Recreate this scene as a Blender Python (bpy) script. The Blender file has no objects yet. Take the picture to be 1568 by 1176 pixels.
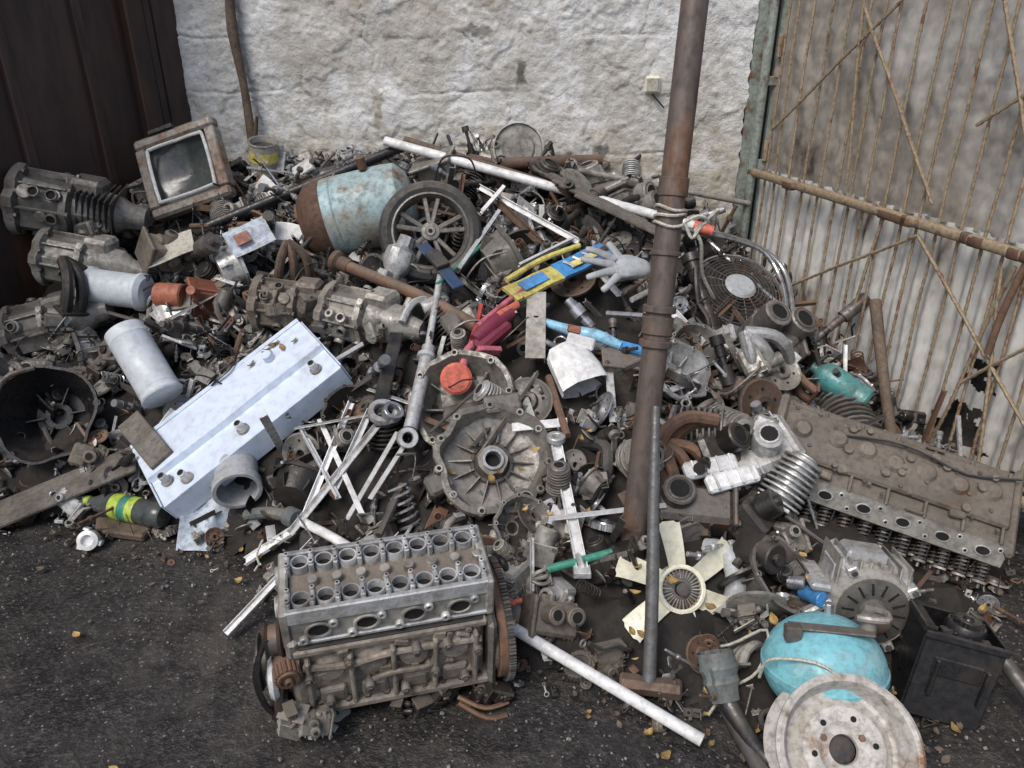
import bpy, math, random
from math import radians as rd, sin, cos, pi
from mathutils import Vector, Matrix, Euler, noise
R=random.Random(11)
sc=bpy.context.scene
V=Vector
def ip(x,t):
    if x<=t[0][0]: return t[0][1]
    for (a,b),(c,d) in zip(t,t[1:]):
        if x<=c: return b+(d-b)*(x-a)/(c-a)
    return t[-1][1]
Y0=[(-2.4,2.4),(-1.8,2.3),(-1.08,2.15),(-.7,1.92),(-.4,1.75),(0,1.6),(.4,1.48),(.7,1.35),(1.1,1.45),(1.6,1.95),(1.9,2.3)]
HH=[(-2.3,.7),(-1.6,.85),(-1,.95),(0,.98),(.5,.88),(.9,.7),(1.2,.55),(1.6,.4)]
def h(x,y):
    a=ip(x,Y0); t=(y-a)/(3.8-a)
    if t<=0: return 0
    return ip(x,HH)*min(1,t)**.8
# ------------------------------------------------ materials
def mat(n,c,dirt=.4,dc=(.06,.045,.035),rust=0,rc=(.2,.08,.035),rough=.6,met=0,s=8,bump=.35,dust=.2,isl=.35,c2=None,st=None,dcol=(.26,.22,.175),fine=.5):
    m=bpy.data.materials.new(n); m.use_nodes=True; N=m.node_tree; L=N.links.new; nd=N.nodes
    B=nd['Principled BSDF']
    tc=nd.new('ShaderNodeTexCoord').outputs['Object']; g=nd.new('ShaderNodeNewGeometry')
    if st:
        mp=nd.new('ShaderNodeMapping'); mp.inputs['Scale'].default_value=st; L(tc,mp.inputs[0]); tc=mp.outputs[0]
    def noi(sc_,det=3.5,ro=.65):
        x=nd.new('ShaderNodeTexNoise'); x.inputs['Scale'].default_value=sc_; x.inputs['Detail'].default_value=det; x.inputs['Roughness'].default_value=ro; L(tc,x.inputs['Vector']); return x.outputs['Fac']
    def mr(v,a,b,o0=0,o1=1):
        x=nd.new('ShaderNodeMapRange'); L(v,x.inputs[0]); x.inputs[1].default_value=a;x.inputs[2].default_value=b;x.inputs[3].default_value=o0;x.inputs[4].default_value=o1; return x.outputs[0]
    def mix(f,a,b,bt='MIX'):
        x=nd.new('ShaderNodeMix'); x.data_type='RGBA'; x.blend_type=bt
        if isinstance(f,(int,float)): x.inputs[0].default_value=f
        else: L(f,x.inputs[0])
        for k,q in ((6,a),(7,b)):
            if isinstance(q,tuple): x.inputs[k].default_value=q[:3]+(1,)
            else: L(q,x.inputs[k])
        return x.outputs[2]
    def mul(a,b):
        x=nd.new('ShaderNodeMath'); x.operation='MULTIPLY'; L(a,x.inputs[0])
        if isinstance(b,(int,float)): x.inputs[1].default_value=b
        else: L(b,x.inputs[1])
        return x.outputs[0]
    n1=noi(s); n2=noi(s*6,2.5,.7)
    col=tuple(c)
    if c2: col=mix(mr(noi(s*.35,2),.42,.58),tuple(c),tuple(c2))
    col=mix(mr(n1,.62-.35*dirt,.78-.2*dirt,0,min(1,.5+dirt*.5)),col,tuple(dc))
    if rust>0:
        col=mix(mul(mr(n1,.72-.45*rust,.76-.3*rust),mr(n2,.3,.55,.3,1)),col,tuple(rc))
    col=mix(mr(n2,.42,.70,.0,fine),col,(.025,.021,.017))
    if dust>0:
        sx=nd.new('ShaderNodeSeparateXYZ'); L(g.outputs['Normal'],sx.inputs[0])
        col=mix(mul(mr(sx.outputs[2],.35,.95,0,dust),mr(n1,.35,.6)),col,dcol)
    if isl>0:
        hv=nd.new('ShaderNodeHueSaturation'); L(mr(g.outputs['Random Per Island'],0,1,1-isl,1+isl),hv.inputs['Value']); L(col,hv.inputs['Color']); col=hv.outputs[0]
    L(col,B.inputs['Base Color'])
    L(mr(n2,.3,.7,max(.1,rough-.18),min(1,rough+.2)),B.inputs['Roughness'])
    if met>0: L(mr(n1,.35,.65,met,met*.35),B.inputs['Metallic'])
    bp=nd.new('ShaderNodeBump'); bp.inputs['Strength'].default_value=bump; bp.inputs['Distance'].default_value=.004; L(n2,bp.inputs['Height']); L(bp.outputs[0],B.inputs['Normal'])
    return m
M_={}
def dm(k,*a,**kw): M_[k]=mat(k,*a,**kw)
dm('grease',(.038,.034,.031),dirt=.5,dc=(.015,.013,.012),rough=.36,met=.3,dust=.28,isl=.6)
dm('iron',(.12,.108,.10),dirt=.5,dc=(.03,.025,.022),rust=.3,rough=.5,met=.35,dust=.25,isl=.55)
dm('brown',(.105,.068,.048),dirt=.5,dc=(.03,.022,.018),rust=.5,rc=(.14,.07,.042),rough=.75,dust=.25,isl=.4)
dm('rust',(.16,.09,.058),dirt=.5,dc=(.05,.032,.024),rust=.5,rc=(.18,.088,.048),rough=.85,dust=.15)
dm('alu',(.56,.56,.55),dirt=.38,dc=(.13,.11,.09),rough=.42,met=.5,dust=.15,isl=.35)
dm('alud',(.37,.35,.31),dirt=.48,dc=(.075,.06,.047),rough=.5,met=.3,dust=.25,isl=.4)
dm('cast',(.22,.205,.185),dirt=.5,dc=(.045,.037,.03),rough=.5,met=.3,rust=.12,dust=.25,isl=.45)
dm('castblk',(.19,.16,.13),dirt=.44,dc=(.05,.038,.03),rough=.6,met=.1,rust=.1,rc=(.13,.07,.04),dust=.3,isl=.15)
dm('tan',(.29,.25,.205),dirt=.46,dc=(.075,.055,.042),rough=.62,met=.1,rust=.08,rc=(.12,.07,.045),dust=.28,isl=.12,s=11)
dm('steel',(.42,.42,.43),dirt=.3,rust=.12,rough=.28,met=.85,dust=.08)
dm('dsteel',(.17,.165,.16),dirt=.4,rust=.2,rc=(.12,.07,.045),rough=.35,met=.6,dust=.05,isl=.05)
dm('black',(.014,.014,.016),dirt=.2,rough=.35,dust=.2,isl=.5)
dm('hole',(.004,.004,.004),dirt=.1,rough=.9,dust=0,isl=0)  # near-black, shade painted in for bores, bolt holes and slots
dm('white',(.74,.74,.73),dirt=.24,dc=(.3,.27,.24),rough=.45,dust=.12,rust=.05,fine=.3)
dm('whitep',(.66,.74,.86),dirt=.14,dc=(.42,.41,.40),rough=.3,dust=.05,isl=.04,bump=.08,rust=.03,s=5,fine=.22)
dm('cream',(.80,.77,.60),dirt=.16,dc=(.45,.4,.28),rough=.4,dust=.05,isl=.06,bump=.08,fine=.25)
dm('pvc',(.42,.44,.45),dirt=.33,dc=(.22,.2,.18),rough=.5,dust=.2,isl=.1,fine=.3)
dm('flue',(.58,.62,.66),dirt=.22,dc=(.36,.34,.31),rough=.45,dust=.15,isl=.05,bump=.12,fine=.25,s=4)
dm('turq',(.20,.50,.56),dirt=.26,dc=(.42,.44,.42),rust=.12,rough=.4,dust=.1,isl=.05,s=8,fine=.35)
dm('tank',(.34,.47,.49),dirt=.36,dc=(.30,.24,.17),rust=.34,rc=(.20,.12,.07),rough=.55,dust=.1,isl=.03,s=6,c2=(.33,.27,.19))
dm('blue',(.06,.28,.62),dirt=.24,rough=.38,dust=.08,isl=.2)
dm('navy',(.03,.07,.16),dirt=.3,rough=.35,dust=.1,isl=.2)
dm('lblue',(.28,.56,.74),dirt=.26,rough=.38,dust=.1,isl=.1)
dm('yellow',(.70,.60,.16),dirt=.3,dc=(.3,.25,.1),rough=.4,dust=.05,isl=.15)
dm('red',(.42,.05,.045),dirt=.3,rough=.4,dust=.08,isl=.2)
dm('coral',(.72,.17,.11),dirt=.22,rough=.35,dust=.05,isl=.1)
dm('magenta',(.20,.025,.055),dirt=.3,rough=.35,dust=.1,isl=.1)
dm('pink',(.60,.16,.2),dirt=.26,rough=.38,dust=.05,isl=.1)
dm('orange',(.30,.10,.055),dirt=.38,rough=.55,dust=.12)
dm('green',(.05,.26,.18),dirt=.3,rough=.4,dust=.1,isl=.15)
dm('lime',(.45,.58,.08),dirt=.2,rough=.35,dust=.03,isl=.05)
dm('teal',(.08,.29,.28),dirt=.34,rough=.38,dust=.12,isl=.05)
dm('rubber',(.035,.036,.037),dirt=.4,dc=(.07,.065,.06),rough=.7,dust=.35,isl=.3)
dm('boot',(.12,.14,.14),dirt=.4,dc=(.2,.17,.14),rough=.65,dust=.2,isl=.05)
dm('wood',(.14,.10,.07),dirt=.5,dc=(.06,.045,.035),rough=.85,dust=.1,isl=.1,s=14)
dm('woodg',(.17,.15,.13),dirt=.5,dc=(.05,.04,.033),rough=.85,dust=.12,isl=.1,s=10)
dm('rope',(.55,.53,.45),dirt=.4,dc=(.3,.26,.2),rough=.9,dust=.05,isl=.05,s=30)
dm('rim',(.53,.50,.46),dirt=.38,dc=(.32,.26,.2),rust=.28,rc=(.25,.12,.06),rough=.55,dust=.08,isl=.04,s=9)
dm('pole',(.13,.10,.085),dirt=.42,dc=(.21,.15,.11),rust=.48,rc=(.18,.09,.05),rough=.55,met=.2,dust=0,isl=.03,s=7,st=(1,1,.4))
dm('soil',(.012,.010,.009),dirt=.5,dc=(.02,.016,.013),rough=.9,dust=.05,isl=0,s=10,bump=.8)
dm('ddoor',(.050,.027,.022),dirt=.5,dc=(.018,.012,.011),rust=.33,rc=(.10,.04,.024),rough=.55,dust=0,isl=.2,s=3,st=(1,1,.22))
dm('gbar',(.33,.25,.16),dirt=.4,dc=(.42,.37,.27),rust=.42,rc=(.22,.11,.06),rough=.8,dust=0,isl=.15,s=12)
dm('gpost',(.30,.34,.30),dirt=.5,dc=(.12,.10,.08),rust=.34,rough=.65,dust=0,isl=.05,s=9)
dm('gtop',(.46,.45,.43),dirt=.42,dc=(.22,.18,.14),rust=.30,rc=(.07,.058,.05),rough=.75,dust=0,isl=0,s=3.0,c2=(.34,.31,.27),bump=.7,st=(1,1,.7),fine=.35)
dm('corr',(.66,.655,.63),dirt=.42,dc=(.38,.33,.26),rust=.27,rc=(.11,.07,.05),rough=.55,met=.1,dust=0,isl=0,s=5,st=(1,1,.4),fine=.3)
dm('leaf',(.40,.27,.09),dirt=.4,dc=(.2,.1,.04),rough=.7,dust=0,isl=.5,s=30)
dm('grit',(.24,.225,.21),dirt=.3,rough=.9,dust=0,isl=.6)
dm('paper',(.5,.56,.64),dirt=.3,dc=(.3,.26,.22),rough=.7,dust=.05,isl=.1)
dm('glass',(.07,.08,.08),dirt=.35,dc=(.15,.14,.13),rough=.12,dust=.05,isl=0,bump=.05)
dm('stain',(.27,.24,.21),dirt=.45,dc=(.14,.09,.06),rust=.36,rc=(.17,.09,.055),rough=.5,met=.2,dust=.15,isl=.1)
# ------------------------------------------------ mesh builder
def T(l=(0,0,0),r=(0,0,0),s=1):
    return Matrix.Translation(l)@Euler([rd(a) for a in r]).to_matrix().to_4x4()@Matrix.Scale(s,4)
def A(a,b,roll=0):
    a=V(a);b=V(b);z=(b-a).normalized(); x=V((0,0,1)).cross(z)
    if x.length<.05: x=V((1,0,0))
    x.normalize(); y=z.cross(x)
    return Matrix.Translation(a)@Matrix((x,y,z)).transposed().to_4x4()@Matrix.Rotation(rd(roll),4,'Z')
def Fr(o,x,n):
    x=V(x).normalized(); n=V(n); y=n.cross(x).normalized(); z=x.cross(y)
    return Matrix.Translation(o)@Matrix((x,y,z)).transposed().to_4x4()
SG=[(a,b,c) for a in(-1,1) for b in(-1,1) for c in(-1,1)]
def _boxtopo():
    P=[];b=.3
    for s in SG:
        for ax in range(3):
            P.append(V([s[i]*(1 if i==ax else 1-b) for i in range(3)]))
    F=[]
    for ax in range(3):
        o=[i for i in range(3) if i!=ax]
        for sg in(-1,1):
            q=[]
            for (u,w) in((-1,-1),(1,-1),(1,1),(-1,1)):
                s=[0,0,0];s[ax]=sg;s[o[0]]=u;s[o[1]]=w
                q.append(SG.index(tuple(s))*3+ax)
            F.append(q)
    for ax in range(3):
        o=[i for i in range(3) if i!=ax]
        for u in(-1,1):
            for w in(-1,1):
                s=[0,0,0];s[o[0]]=u;s[o[1]]=w
                s[ax]=-1;c0=SG.index(tuple(s))*3;s[ax]=1;c1=SG.index(tuple(s))*3
                F.append([c0+o[0],c1+o[0],c1+o[1],c0+o[1]])
    for c in range(8): F.append([c*3,c*3+1,c*3+2])
    out=[]
    for q in F:
        c=sum((P[i] for i in q),V())/len(q); n=(P[q[1]]-P[q[0]]).cross(P[q[2]]-P[q[1]])
        out.append(tuple(q) if n.dot(c)>0 else tuple(reversed(q)))
    return out
BT=_boxtopo()
class MB:
    def __init__(s,name): s.n=name;s.v=[];s.f=[];s.m=[];s.mats=[]
    def add(s,vs,fs,mt,M=None):
        if mt not in s.mats: s.mats.append(mt)
        k=s.mats.index(mt); b=len(s.v)
        if M is None: s.v.extend(vs)
        else: s.v.extend([M@V(p) for p in vs])
        s.f.extend([tuple(i+b for i in f) for f in fs]); s.m.extend([k]*len(fs))
    def box(s,mt,sz,M=None,b=None):
        a=[q/2 for q in sz]
        if b is None: b=min(a)*.22
        vs=[]
        for g in SG:
            for ax in range(3):
                vs.append(tuple(g[i]*(a[i] if i==ax else a[i]-b) for i in range(3)))
        s.add(vs,BT,mt,M)
    def lathe(s,mt,pr,M=None,n=20,wob=0):
        vs=[];fs=[];ix=[]
        for (r,z) in pr:
            if r<1e-6: ix.append([len(vs)]*n); vs.append((0,0,z))
            else:
                ix.append(list(range(len(vs),len(vs)+n)))
                for i in range(n):
                    t=2*pi*i/n; rr=r*(1+wob*noise.noise(V((cos(t)*2,sin(t)*2,z*9+r*3)))); vs.append((rr*cos(t),rr*sin(t),z))
        for a,b in zip(ix,ix[1:]):
            for i in range(n):
                j=(i+1)%n; q=[]
                for k in (a[i],a[j],b[j],b[i]):
                    if k not in q: q.append(k)
                if len(q)>2: fs.append(tuple(q))
        s.add(vs,fs,mt,M)
    def cyl(s,mt,r,h_,M=None,n=16,r2=None,b=None):
        r2=r if r2 is None else r2
        if b is None: b=min(r,r2,h_)*.12
        s.lathe(mt,[(0,0),(r-b,0),(r,b),(r2,h_-b),(r2-b,h_),(0,h_)],M,n)
    def ring(s,mt,ro,ri,h_,M=None,n=24):
        b=min(ro-ri,h_)*.15
        s.lathe(mt,[(ri,0),(ro-b,0),(ro,b),(ro,h_-b),(ro-b,h_),(ri+b,h_),(ri,h_-b),(ri,0)],M,n)
    def hole(s,mt,r,M=None,n=16,hh=.008,w=.006):
        s.lathe(mt,[(r+w,-.004),(r+w,hh*.7),(r+w*.7,hh),(r,hh),(r*.97,.0015)],M,n)
        s.lathe('hole',[(r*.98,.0015),(0,.0015)],M,n)  # dark disc paints the shade of a bore that is not cut
    def bolt(s,mt,r,M=None): s.cyl(mt,r,r*.9,M,n=6)
    def tube(s,mt,pts,r,n=8,M=None,sub=4,cap=True):
        P=[V(p) for p in pts]
        if sub>1 and len(P)>2:
            Q=[P[0]]
            for i in range(len(P)-1):
                p0=P[max(0,i-1)];p1=P[i];p2=P[i+1];p3=P[min(len(P)-1,i+2)]
                for k in range(1,sub+1):
                    t=k/sub; Q.append(.5*((2*p1)+(p2-p0)*t+(2*p0-5*p1+4*p2-p3)*t*t+(3*p1-p0-3*p2+p3)*t**3))
            if isinstance(r,(list,tuple)):
                rl=[]
                for i in range(len(Q)):
                    f=i/sub; k=min(int(f),len(r)-2); rl.append(r[k]+(r[k+1]-r[k])*(f-k))
                r=rl
            P=Q
        if not isinstance(r,(list,tuple)): r=[r]*len(P)
        vs=[];fs=[]; u=None
        for i,p in enumerate(P):
            t=(P[min(i+1,len(P)-1)]-P[max(i-1,0)])
            if t.length<1e-9: t=V((0,0,1))
            t.normalize()
            if u is None: u=t.orthogonal().normalized()
            else:
                u=u-t*u.dot(t); u=u.normalized() if u.length>1e-6 else t.orthogonal().normalized()
            w=t.cross(u)
            for k in range(n):
                a=2*pi*k/n; vs.append(p+(u*cos(a)+w*sin(a))*r[i])
        for i in range(len(P)-1):
            for k in range(n):
                j=(k+1)%n; fs.append((i*n+k,i*n+j,(i+1)*n+j,(i+1)*n+k))
        if cap: fs.append(tuple(reversed(range(n)))); fs.append(tuple(range((len(P)-1)*n,len(P)*n)))
        s.add(vs,fs,mt,M)
    def pipe(s,mt,a,b,r,n=14,wall=.003,bend=.0,M=None):
        a=V(a);b=V(b);L=(b-a).length; K=max(2,int(L/.12))
        pr=[(r-wall,L*.1),(r-wall,0)]+[(r,L*i/K) for i in range(K+1)]+[(r-wall,L),(r-wall,L*.9)]
        X=A(a,b); s.lathe(mt,pr,(M@X) if M else X,n,wob=bend)
    def prism(s,mt,ol,h_,M=None):
        n=len(ol); vs=[(x,y,0) for x,y in ol]+[(x,y,h_) for x,y in ol]
        fs=[tuple(reversed(range(n))),tuple(range(n,2*n))]+[(i,(i+1)%n,n+(i+1)%n,n+i) for i in range(n)]
        s.add(vs,fs,mt,M)
    def gear(s,mt,r,h_,k,M=None,d=.07,hub=.3):
        ol=[]
        for i in range(k):
            for j,f in ((0,1-d),(.25,1-d),(.45,1),(.8,1)):
                a=2*pi*(i+j)/k; ol.append((r*f*cos(a),r*f*sin(a)))
        s.prism(mt,ol,h_,M)
        X=(M or Matrix())@T((0,0,h_)); s.lathe(mt,[(r*.8,0),(r*.78,h_*.2),(r*.6,h_*.2),(r*.58,-h_*.0+.001),(r*hub,.001),(r*hub,h_*.5),(r*hub*.5,h_*.5),(r*hub*.48,.0015)],X,20)
        s.lathe('hole',[(r*hub*.5,.002),(0,.002)],X,12)
    def angle(s,mt,a,b,w=.03,t=.003,roll=0,M=None):
        L=(V(b)-V(a)).length; X=A(a,b,roll); X=(M@X) if M else X
        s.prism(mt,[(0,0),(w,0),(w,t),(t,t),(t,w),(0,w)],L,X)
    def chan(s,mt,a,b,w=.05,d=.02,t=.003,roll=0):
        L=(V(b)-V(a)).length
        s.prism(mt,[(-w/2,0),(w/2,0),(w/2,d),(w/2-t,d),(w/2-t,t),(-w/2+t,t),(-w/2+t,d),(-w/2,d)],L,A(a,b,roll))
    def flat(s,mt,a,b,w=.04,t=.004,roll=0):
        L=(V(b)-V(a)).length
        s.box(mt,(w,t,L),A(a,b,roll)@T((0,0,L/2)),b=t*.3)
    def sheet(s,mt,w,l,fn,nx=8,ny=8,th=.002,M=None,skip=None):
        vs=[];fs=[]
        for j in range(ny+1):
            for i in range(nx+1):
                x=-w/2+w*i/nx;y=-l/2+l*j/ny; z=fn(x,y)
                p=z if isinstance(z,tuple) else (x,y,z); vs.append(p)
        n=len(vs); vs+= [(x,y,z-th) for x,y,z in vs]; W=nx+1; cells=set()
        for j in range(ny):
            for i in range(nx):
                if skip and skip(-w/2+w*(i+.5)/nx,-l/2+l*(j+.5)/ny): continue
                cells.add((i,j))
        for (i,j) in cells:
            a=j*W+i; fs.append((a,a+1,a+W+1,a+W)); fs.append((n+a,n+a+W,n+a+W+1,n+a+1))
            if (i-1,j) not in cells: fs.append((a,a+W,n+a+W,n+a))
            if (i+1,j) not in cells: fs.append((a+1,n+a+1,n+a+W+1,a+W+1))
            if (i,j-1) not in cells: fs.append((a,n+a,n+a+1,a+1))
            if (i,j+1) not in cells: fs.append((a+W,a+W+1,n+a+W+1,n+a+W))
        s.add(vs,fs,mt,M)
    def helix(s,mt,r,L,k,wr,M=None,n=5,st=9):
        s.tube(mt,[(r*cos(2*pi*i/st),r*sin(2*pi*i/st),L*i/(k*st)) for i in range(k*st+1)],wr,n,M,sub=1)
    def done(s,M=None,sharp=32):
        me=bpy.data.meshes.new(s.n); me.from_pydata([tuple(p) for p in s.v],[],s.f)
        for k in s.mats: me.materials.append(M_[k])
        me.polygons.foreach_set('material_index',s.m)
        me.polygons.foreach_set('use_smooth',[True]*len(s.f))
        me.update(); me.validate(); me.set_sharp_from_angle(angle=rd(sharp))
        o=bpy.data.objects.new(s.n,me); sc.collection.objects.link(o)
        if M is not None: o.matrix_world=M
        return o
# ------------------------------------------------ scrap pieces
def rr(a,b): return R.uniform(a,b)
def casting(m,M,s,mt=None,rich=1):
    mt=mt or R.choice(['alud','cast','alu','iron','grease','castblk','grease','alud'])
    sx,sy,sz=s*rr(.8,1.1),s*rr(.5,.75),s*rr(.35,.6)
    m.box(mt,(sx,sy,sz),M,b=s*.07)
    for i in range(R.randint(1,2)*rich):
        r=s*rr(.12,.24); hh=s*rr(.2,.4)
        X=M@T((rr(-.3,.3)*s,rr(-.15,.15)*s,sz/2-s*.03),(rr(-12,12),rr(-12,12),0))
        m.cyl(mt,r,hh,X,n=14,b=r*.1)
        if R.random()<.7: m.hole(mt,r*.6,X@T((0,0,hh)),n=12,hh=s*.02,w=r*.15)
        else: m.cyl('grease',r*.4,hh+s*.06,X,n=10)
    X=M@T((sx/2*(R.choice([-1,1])),0,0),(0,90,0))
    m.box(mt,(sz*1.25,sy*1.2,s*.07),X,b=s*.02)
    for a in(-1,1):
        for b in(-1,1): m.bolt('iron',s*.045,X@T((a*sz*.5,b*sy*.48,s*.03)))
    for i in range(R.randint(3,6)*rich):
        x=rr(-.42,.42)*sx
        m.box(mt,(s*.025,sy*1.07,sz*rr(.6,1.06)),M@T((x,0,0)),b=s*.006)
    for i in range(2*rich):
        m.cyl(mt,s*rr(.06,.1),s*.12,M@T((rr(-.4,.4)*sx,-sy/2+s*.02,rr(-.3,.3)*sz),(90,0,0)),n=10)
        m.cyl(mt,s*rr(.06,.1),s*.12,M@T((rr(-.4,.4)*sx,sy/2-s*.02,rr(-.3,.3)*sz),(-90,0,0)),n=10)
    if R.random()<.5:
        m.box(mt,(s*.3,s*.3,s*.25),M@T((rr(-.3,.3)*sx,rr(-.3,.3)*sy,sz*.4),(rr(-20,20),rr(-20,20),rr(0,90))),b=s*.05)
def finned(m,M,s,mt=None):
    mt=mt or R.choice(['alud','cast','grease','alu']); r=s*.32
    m.cyl(mt,r*.7,s*.9,M,n=14)
    for i in range(9): m.cyl(mt,r*(1.15-.02*i),s*.035,M@T((0,0,s*(.08+.09*i))),n=18)
    m.hole(mt,r*.45,M@T((0,0,s*.9)),hh=s*.03)
    m.box(mt,(r*1.7,r*1.7,s*.06),M@T((0,0,.02*s)))
def disc(m,M,s,mt=None):
    mt=mt or R.choice(['iron','rust','cast','steel','grease','alud']); r=s*.5
    m.lathe(mt,[(r*.12,-s*.03),(r*.9,-s*.03),(r,-s*.02),(r,s*.03),(r*.92,s*.04),(r*.8,s*.01),(r*.45,s*.01),(r*.38,s*.09),(r*.2,s*.09),(r*.18,s*.011)],M,22)
    m.lathe('hole',[(r*.19,s*.02),(0,s*.02)],M,12)
    for i in range(6):
        a=i*pi/3; m.lathe('hole',[(r*.07,s*.013),(0,s*.013)],M@T((r*.62*cos(a),r*.62*sin(a),0)),8)
def gearp(m,M,s,mt=None): m.gear(mt or R.choice(['iron','steel','grease','cast']),s*.4,s*rr(.1,.2),R.randint(18,30),M)
def hose(m,M,s,mt=None):
    p=[V((0,0,0))]; d=V((1,rr(-.5,.5),rr(-.2,.2)))
    for i in range(4):
        p.append(p[-1]+d.normalized()*s*.45); d+=V((rr(-.9,.9),rr(-.9,.9),rr(-.5,.5)))
    r=s*rr(.05,.13); m.tube(mt or R.choice(['black','rubber','rubber','grease','iron','black']),p,r,8,M)
def rod(m,M,s,mt=None):
    mt=mt or R.choice(['steel','iron','rust','grease','alu']); r=s*rr(.03,.06); L=s*rr(1.2,2.2)
    m.cyl(mt,r,L,M,n=10); m.cyl(mt,r*1.8,s*.12,M@T((0,0,L*.7)),n=12); m.cyl(mt,r*1.5,s*.2,M@T((0,0,L*.15)),n=6)
def conrod(m,M,s,mt=None):
    mt=mt or R.choice(['steel','iron','alud']); m.ring(mt,s*.2,s*.13,s*.1,M,18); m.ring(mt,s*.12,s*.07,s*.1,M@T((s*.75,0,0)),14)
    m.box(mt,(s*.52,s*.12,s*.06),M@T((s*.42,0,s*.05)))
def anglep(m,M,s,mt=None):
    L=s*rr(1,2.6); m.angle(mt or R.choice(['rust','iron','alu','white','iron','alud']),(0,0,0),(0,0,L),s*rr(.12,.22),.003,0,M)
def plate(m,M,s,mt=None):
    k=rr(3,9)/s*.15; a=rr(.02,.08)*s; q=rr(0,6); mt=mt or R.choice(['iron','rust','alud','brown','white','alu','black','grease'])
    m.sheet(mt,s*rr(.6,1.2),s*rr(.4,.9),lambda x,y:a*sin(x*k*4+q)+a*.7*cos(y*k*5+x*9)+(max(0,x-s*.25))*1.2,7,6,.002,M)
def bracket(m,M,s,mt=None):
    mt=mt or R.choice(['iron','alud','grease','rust','alu'])
    m.box(mt,(s*.7,s*.3,s*.04),M,b=s*.01); m.box(mt,(s*.04,s*.3,s*.5),M@T((s*.33,0,s*.22)),b=s*.01)
    m.hole(mt,s*.07,M@T((-s*.15,0,s*.02)),12,hh=s*.03,w=s*.03); m.hole(mt,s*.07,M@T((s*.35,0,s*.25),(0,90,0)),12,hh=s*.03,w=s*.03)
    m.prism(mt,[(0,0),(s*.3,0),(0,s*.3)],s*.03,M@T((s*.33,.0,s*.02),(90,0,180)))
def spring(m,M,s,mt=None): m.helix(mt or R.choice(['iron','rust','grease','steel']),s*.2,s*.9,6,s*.03,M)
def wire(m,M,s,mt=None):
    p=[V((0,0,0))]
    for i in range(6): p.append(p[-1]+V((rr(-1,1),rr(-1,1),rr(-.35,.4)))*s*.6)
    m.tube(mt or R.choice(['black','black','rust','rope','grease','iron','black']),p,rr(.0018,.005),5,M)
def ringp(m,M,s,mt=None):
    m.ring(mt or R.choice(['steel','iron','rust','grease','alu']),s*.4,s*rr(.26,.34),s*rr(.06,.2),M,22)
def shaft(m,M,s,mt=None):
    mt=mt or R.choice(['grease','iron','steel']); L=s*1.6; z=0; pr=[(0,0)]
    while z<L:
        d=s*rr(.08,.25); r=s*rr(.05,.17); pr+= [(r,z),(r,z+d)]; z+=d
    pr.append((0,z)); m.lathe(mt,pr,M,14)
def manifold(m,M,s,mt=None):
    mt=mt or R.choice(['rust','alud','iron','alu'])
    for i in range(3):
        m.tube(mt,[(i*s*.3,0,0),(i*s*.3,s*.15,s*.25),(i*s*.22+s*.1,s*.4,s*.4),(s*.3,s*.7,s*.4)],s*.09,10,M)
    m.box(mt,(s*.9,s*.22,s*.05),M@T((s*.3,0,0)))
def housing(m,M,s,mt=None):
    mt=mt or R.choice(['alud','cast','alu','grease']); r=s*.5
    m.lathe(mt,[(r,0),(r*1.04,s*.02),(r*1.03,s*.07),(r*.93,s*.07),(r*.88,0),(r*.62,-s*.28),(r*.5,-s*.3),(0,-s*.3)],M,26,wob=.13)
    m.lathe(mt,[(r*.9,0),(r*.66,-s*.35),(0,-s*.36)],M,26,wob=.13)
    for k in range(8): a=k*pi/4+rr(-.1,.1); m.hole(mt,s*.022,M@T((r*.98*cos(a),r*.98*sin(a),s*.07)),8,hh=s*.02,w=s*.02); m.box(mt,(s*.22,s*.02,s*.2),M@T((r*.75*cos(a),r*.75*sin(a),-s*.2),(0,50,math.degrees(a))),b=s*.003)
    m.hole(mt,s*.1,M@T((rr(-.1,.1)*s,rr(-.1,.1)*s,-s*.29)),14,hh=s*.04,w=s*.04)
GEN=[(casting,18),(finned,4),(disc,7),(gearp,5),(hose,9),(rod,8),(conrod,5),(anglep,8),(plate,8),(bracket,8),(spring,3),(wire,9),(ringp,4),(shaft,7),(manifold,4),(housing,4)]
GL=[g for g,w in GEN for _ in range(w)]
def rrot(): return T((0,0,0),(rr(-75,75),rr(-75,75),rr(0,360)))
EX=[(-1.15,2.33,.17),(-1.0,2.42,.2),(-.8,2.52,.18),(1.0,2.1,.2),(1.2,2.0,.25),(1.38,1.95,.2),(.93,1.88,.14),(1.12,1.82,.15),(1.32,1.76,.15),(.50,1.72,.15),(-.06,2.1,.19),(-.19,2.3,.14),(-1.7,2.48,.17),(-.27,1.55,.3),(-.75,3.33,.18),(-.5,3.33,.2),(-.32,3.0,.2),(.2,2.8,.17),(.05,2.7,.12),(.93,3.0,.18),(-1.5,3.55,.2),(.78,1.35,.25),(1.0,1.62,.15),(1.13,1.5,.14),(.43,2.82,.13),(.62,1.95,.1),(-1.6,3.0,.15),(-1.38,2.6,.14),(-.93,2.25,.1),(-.5,2.75,.18),(-.8,2.85,.15),(-1.9,3.3,.3),(.0,2.5,.13),(.22,2.42,.1),(-1.2,3.78,.1),(-.5,2.15,.15),(-.32,2.45,.1)]
pile=MB('scrap_metal_pile')
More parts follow.
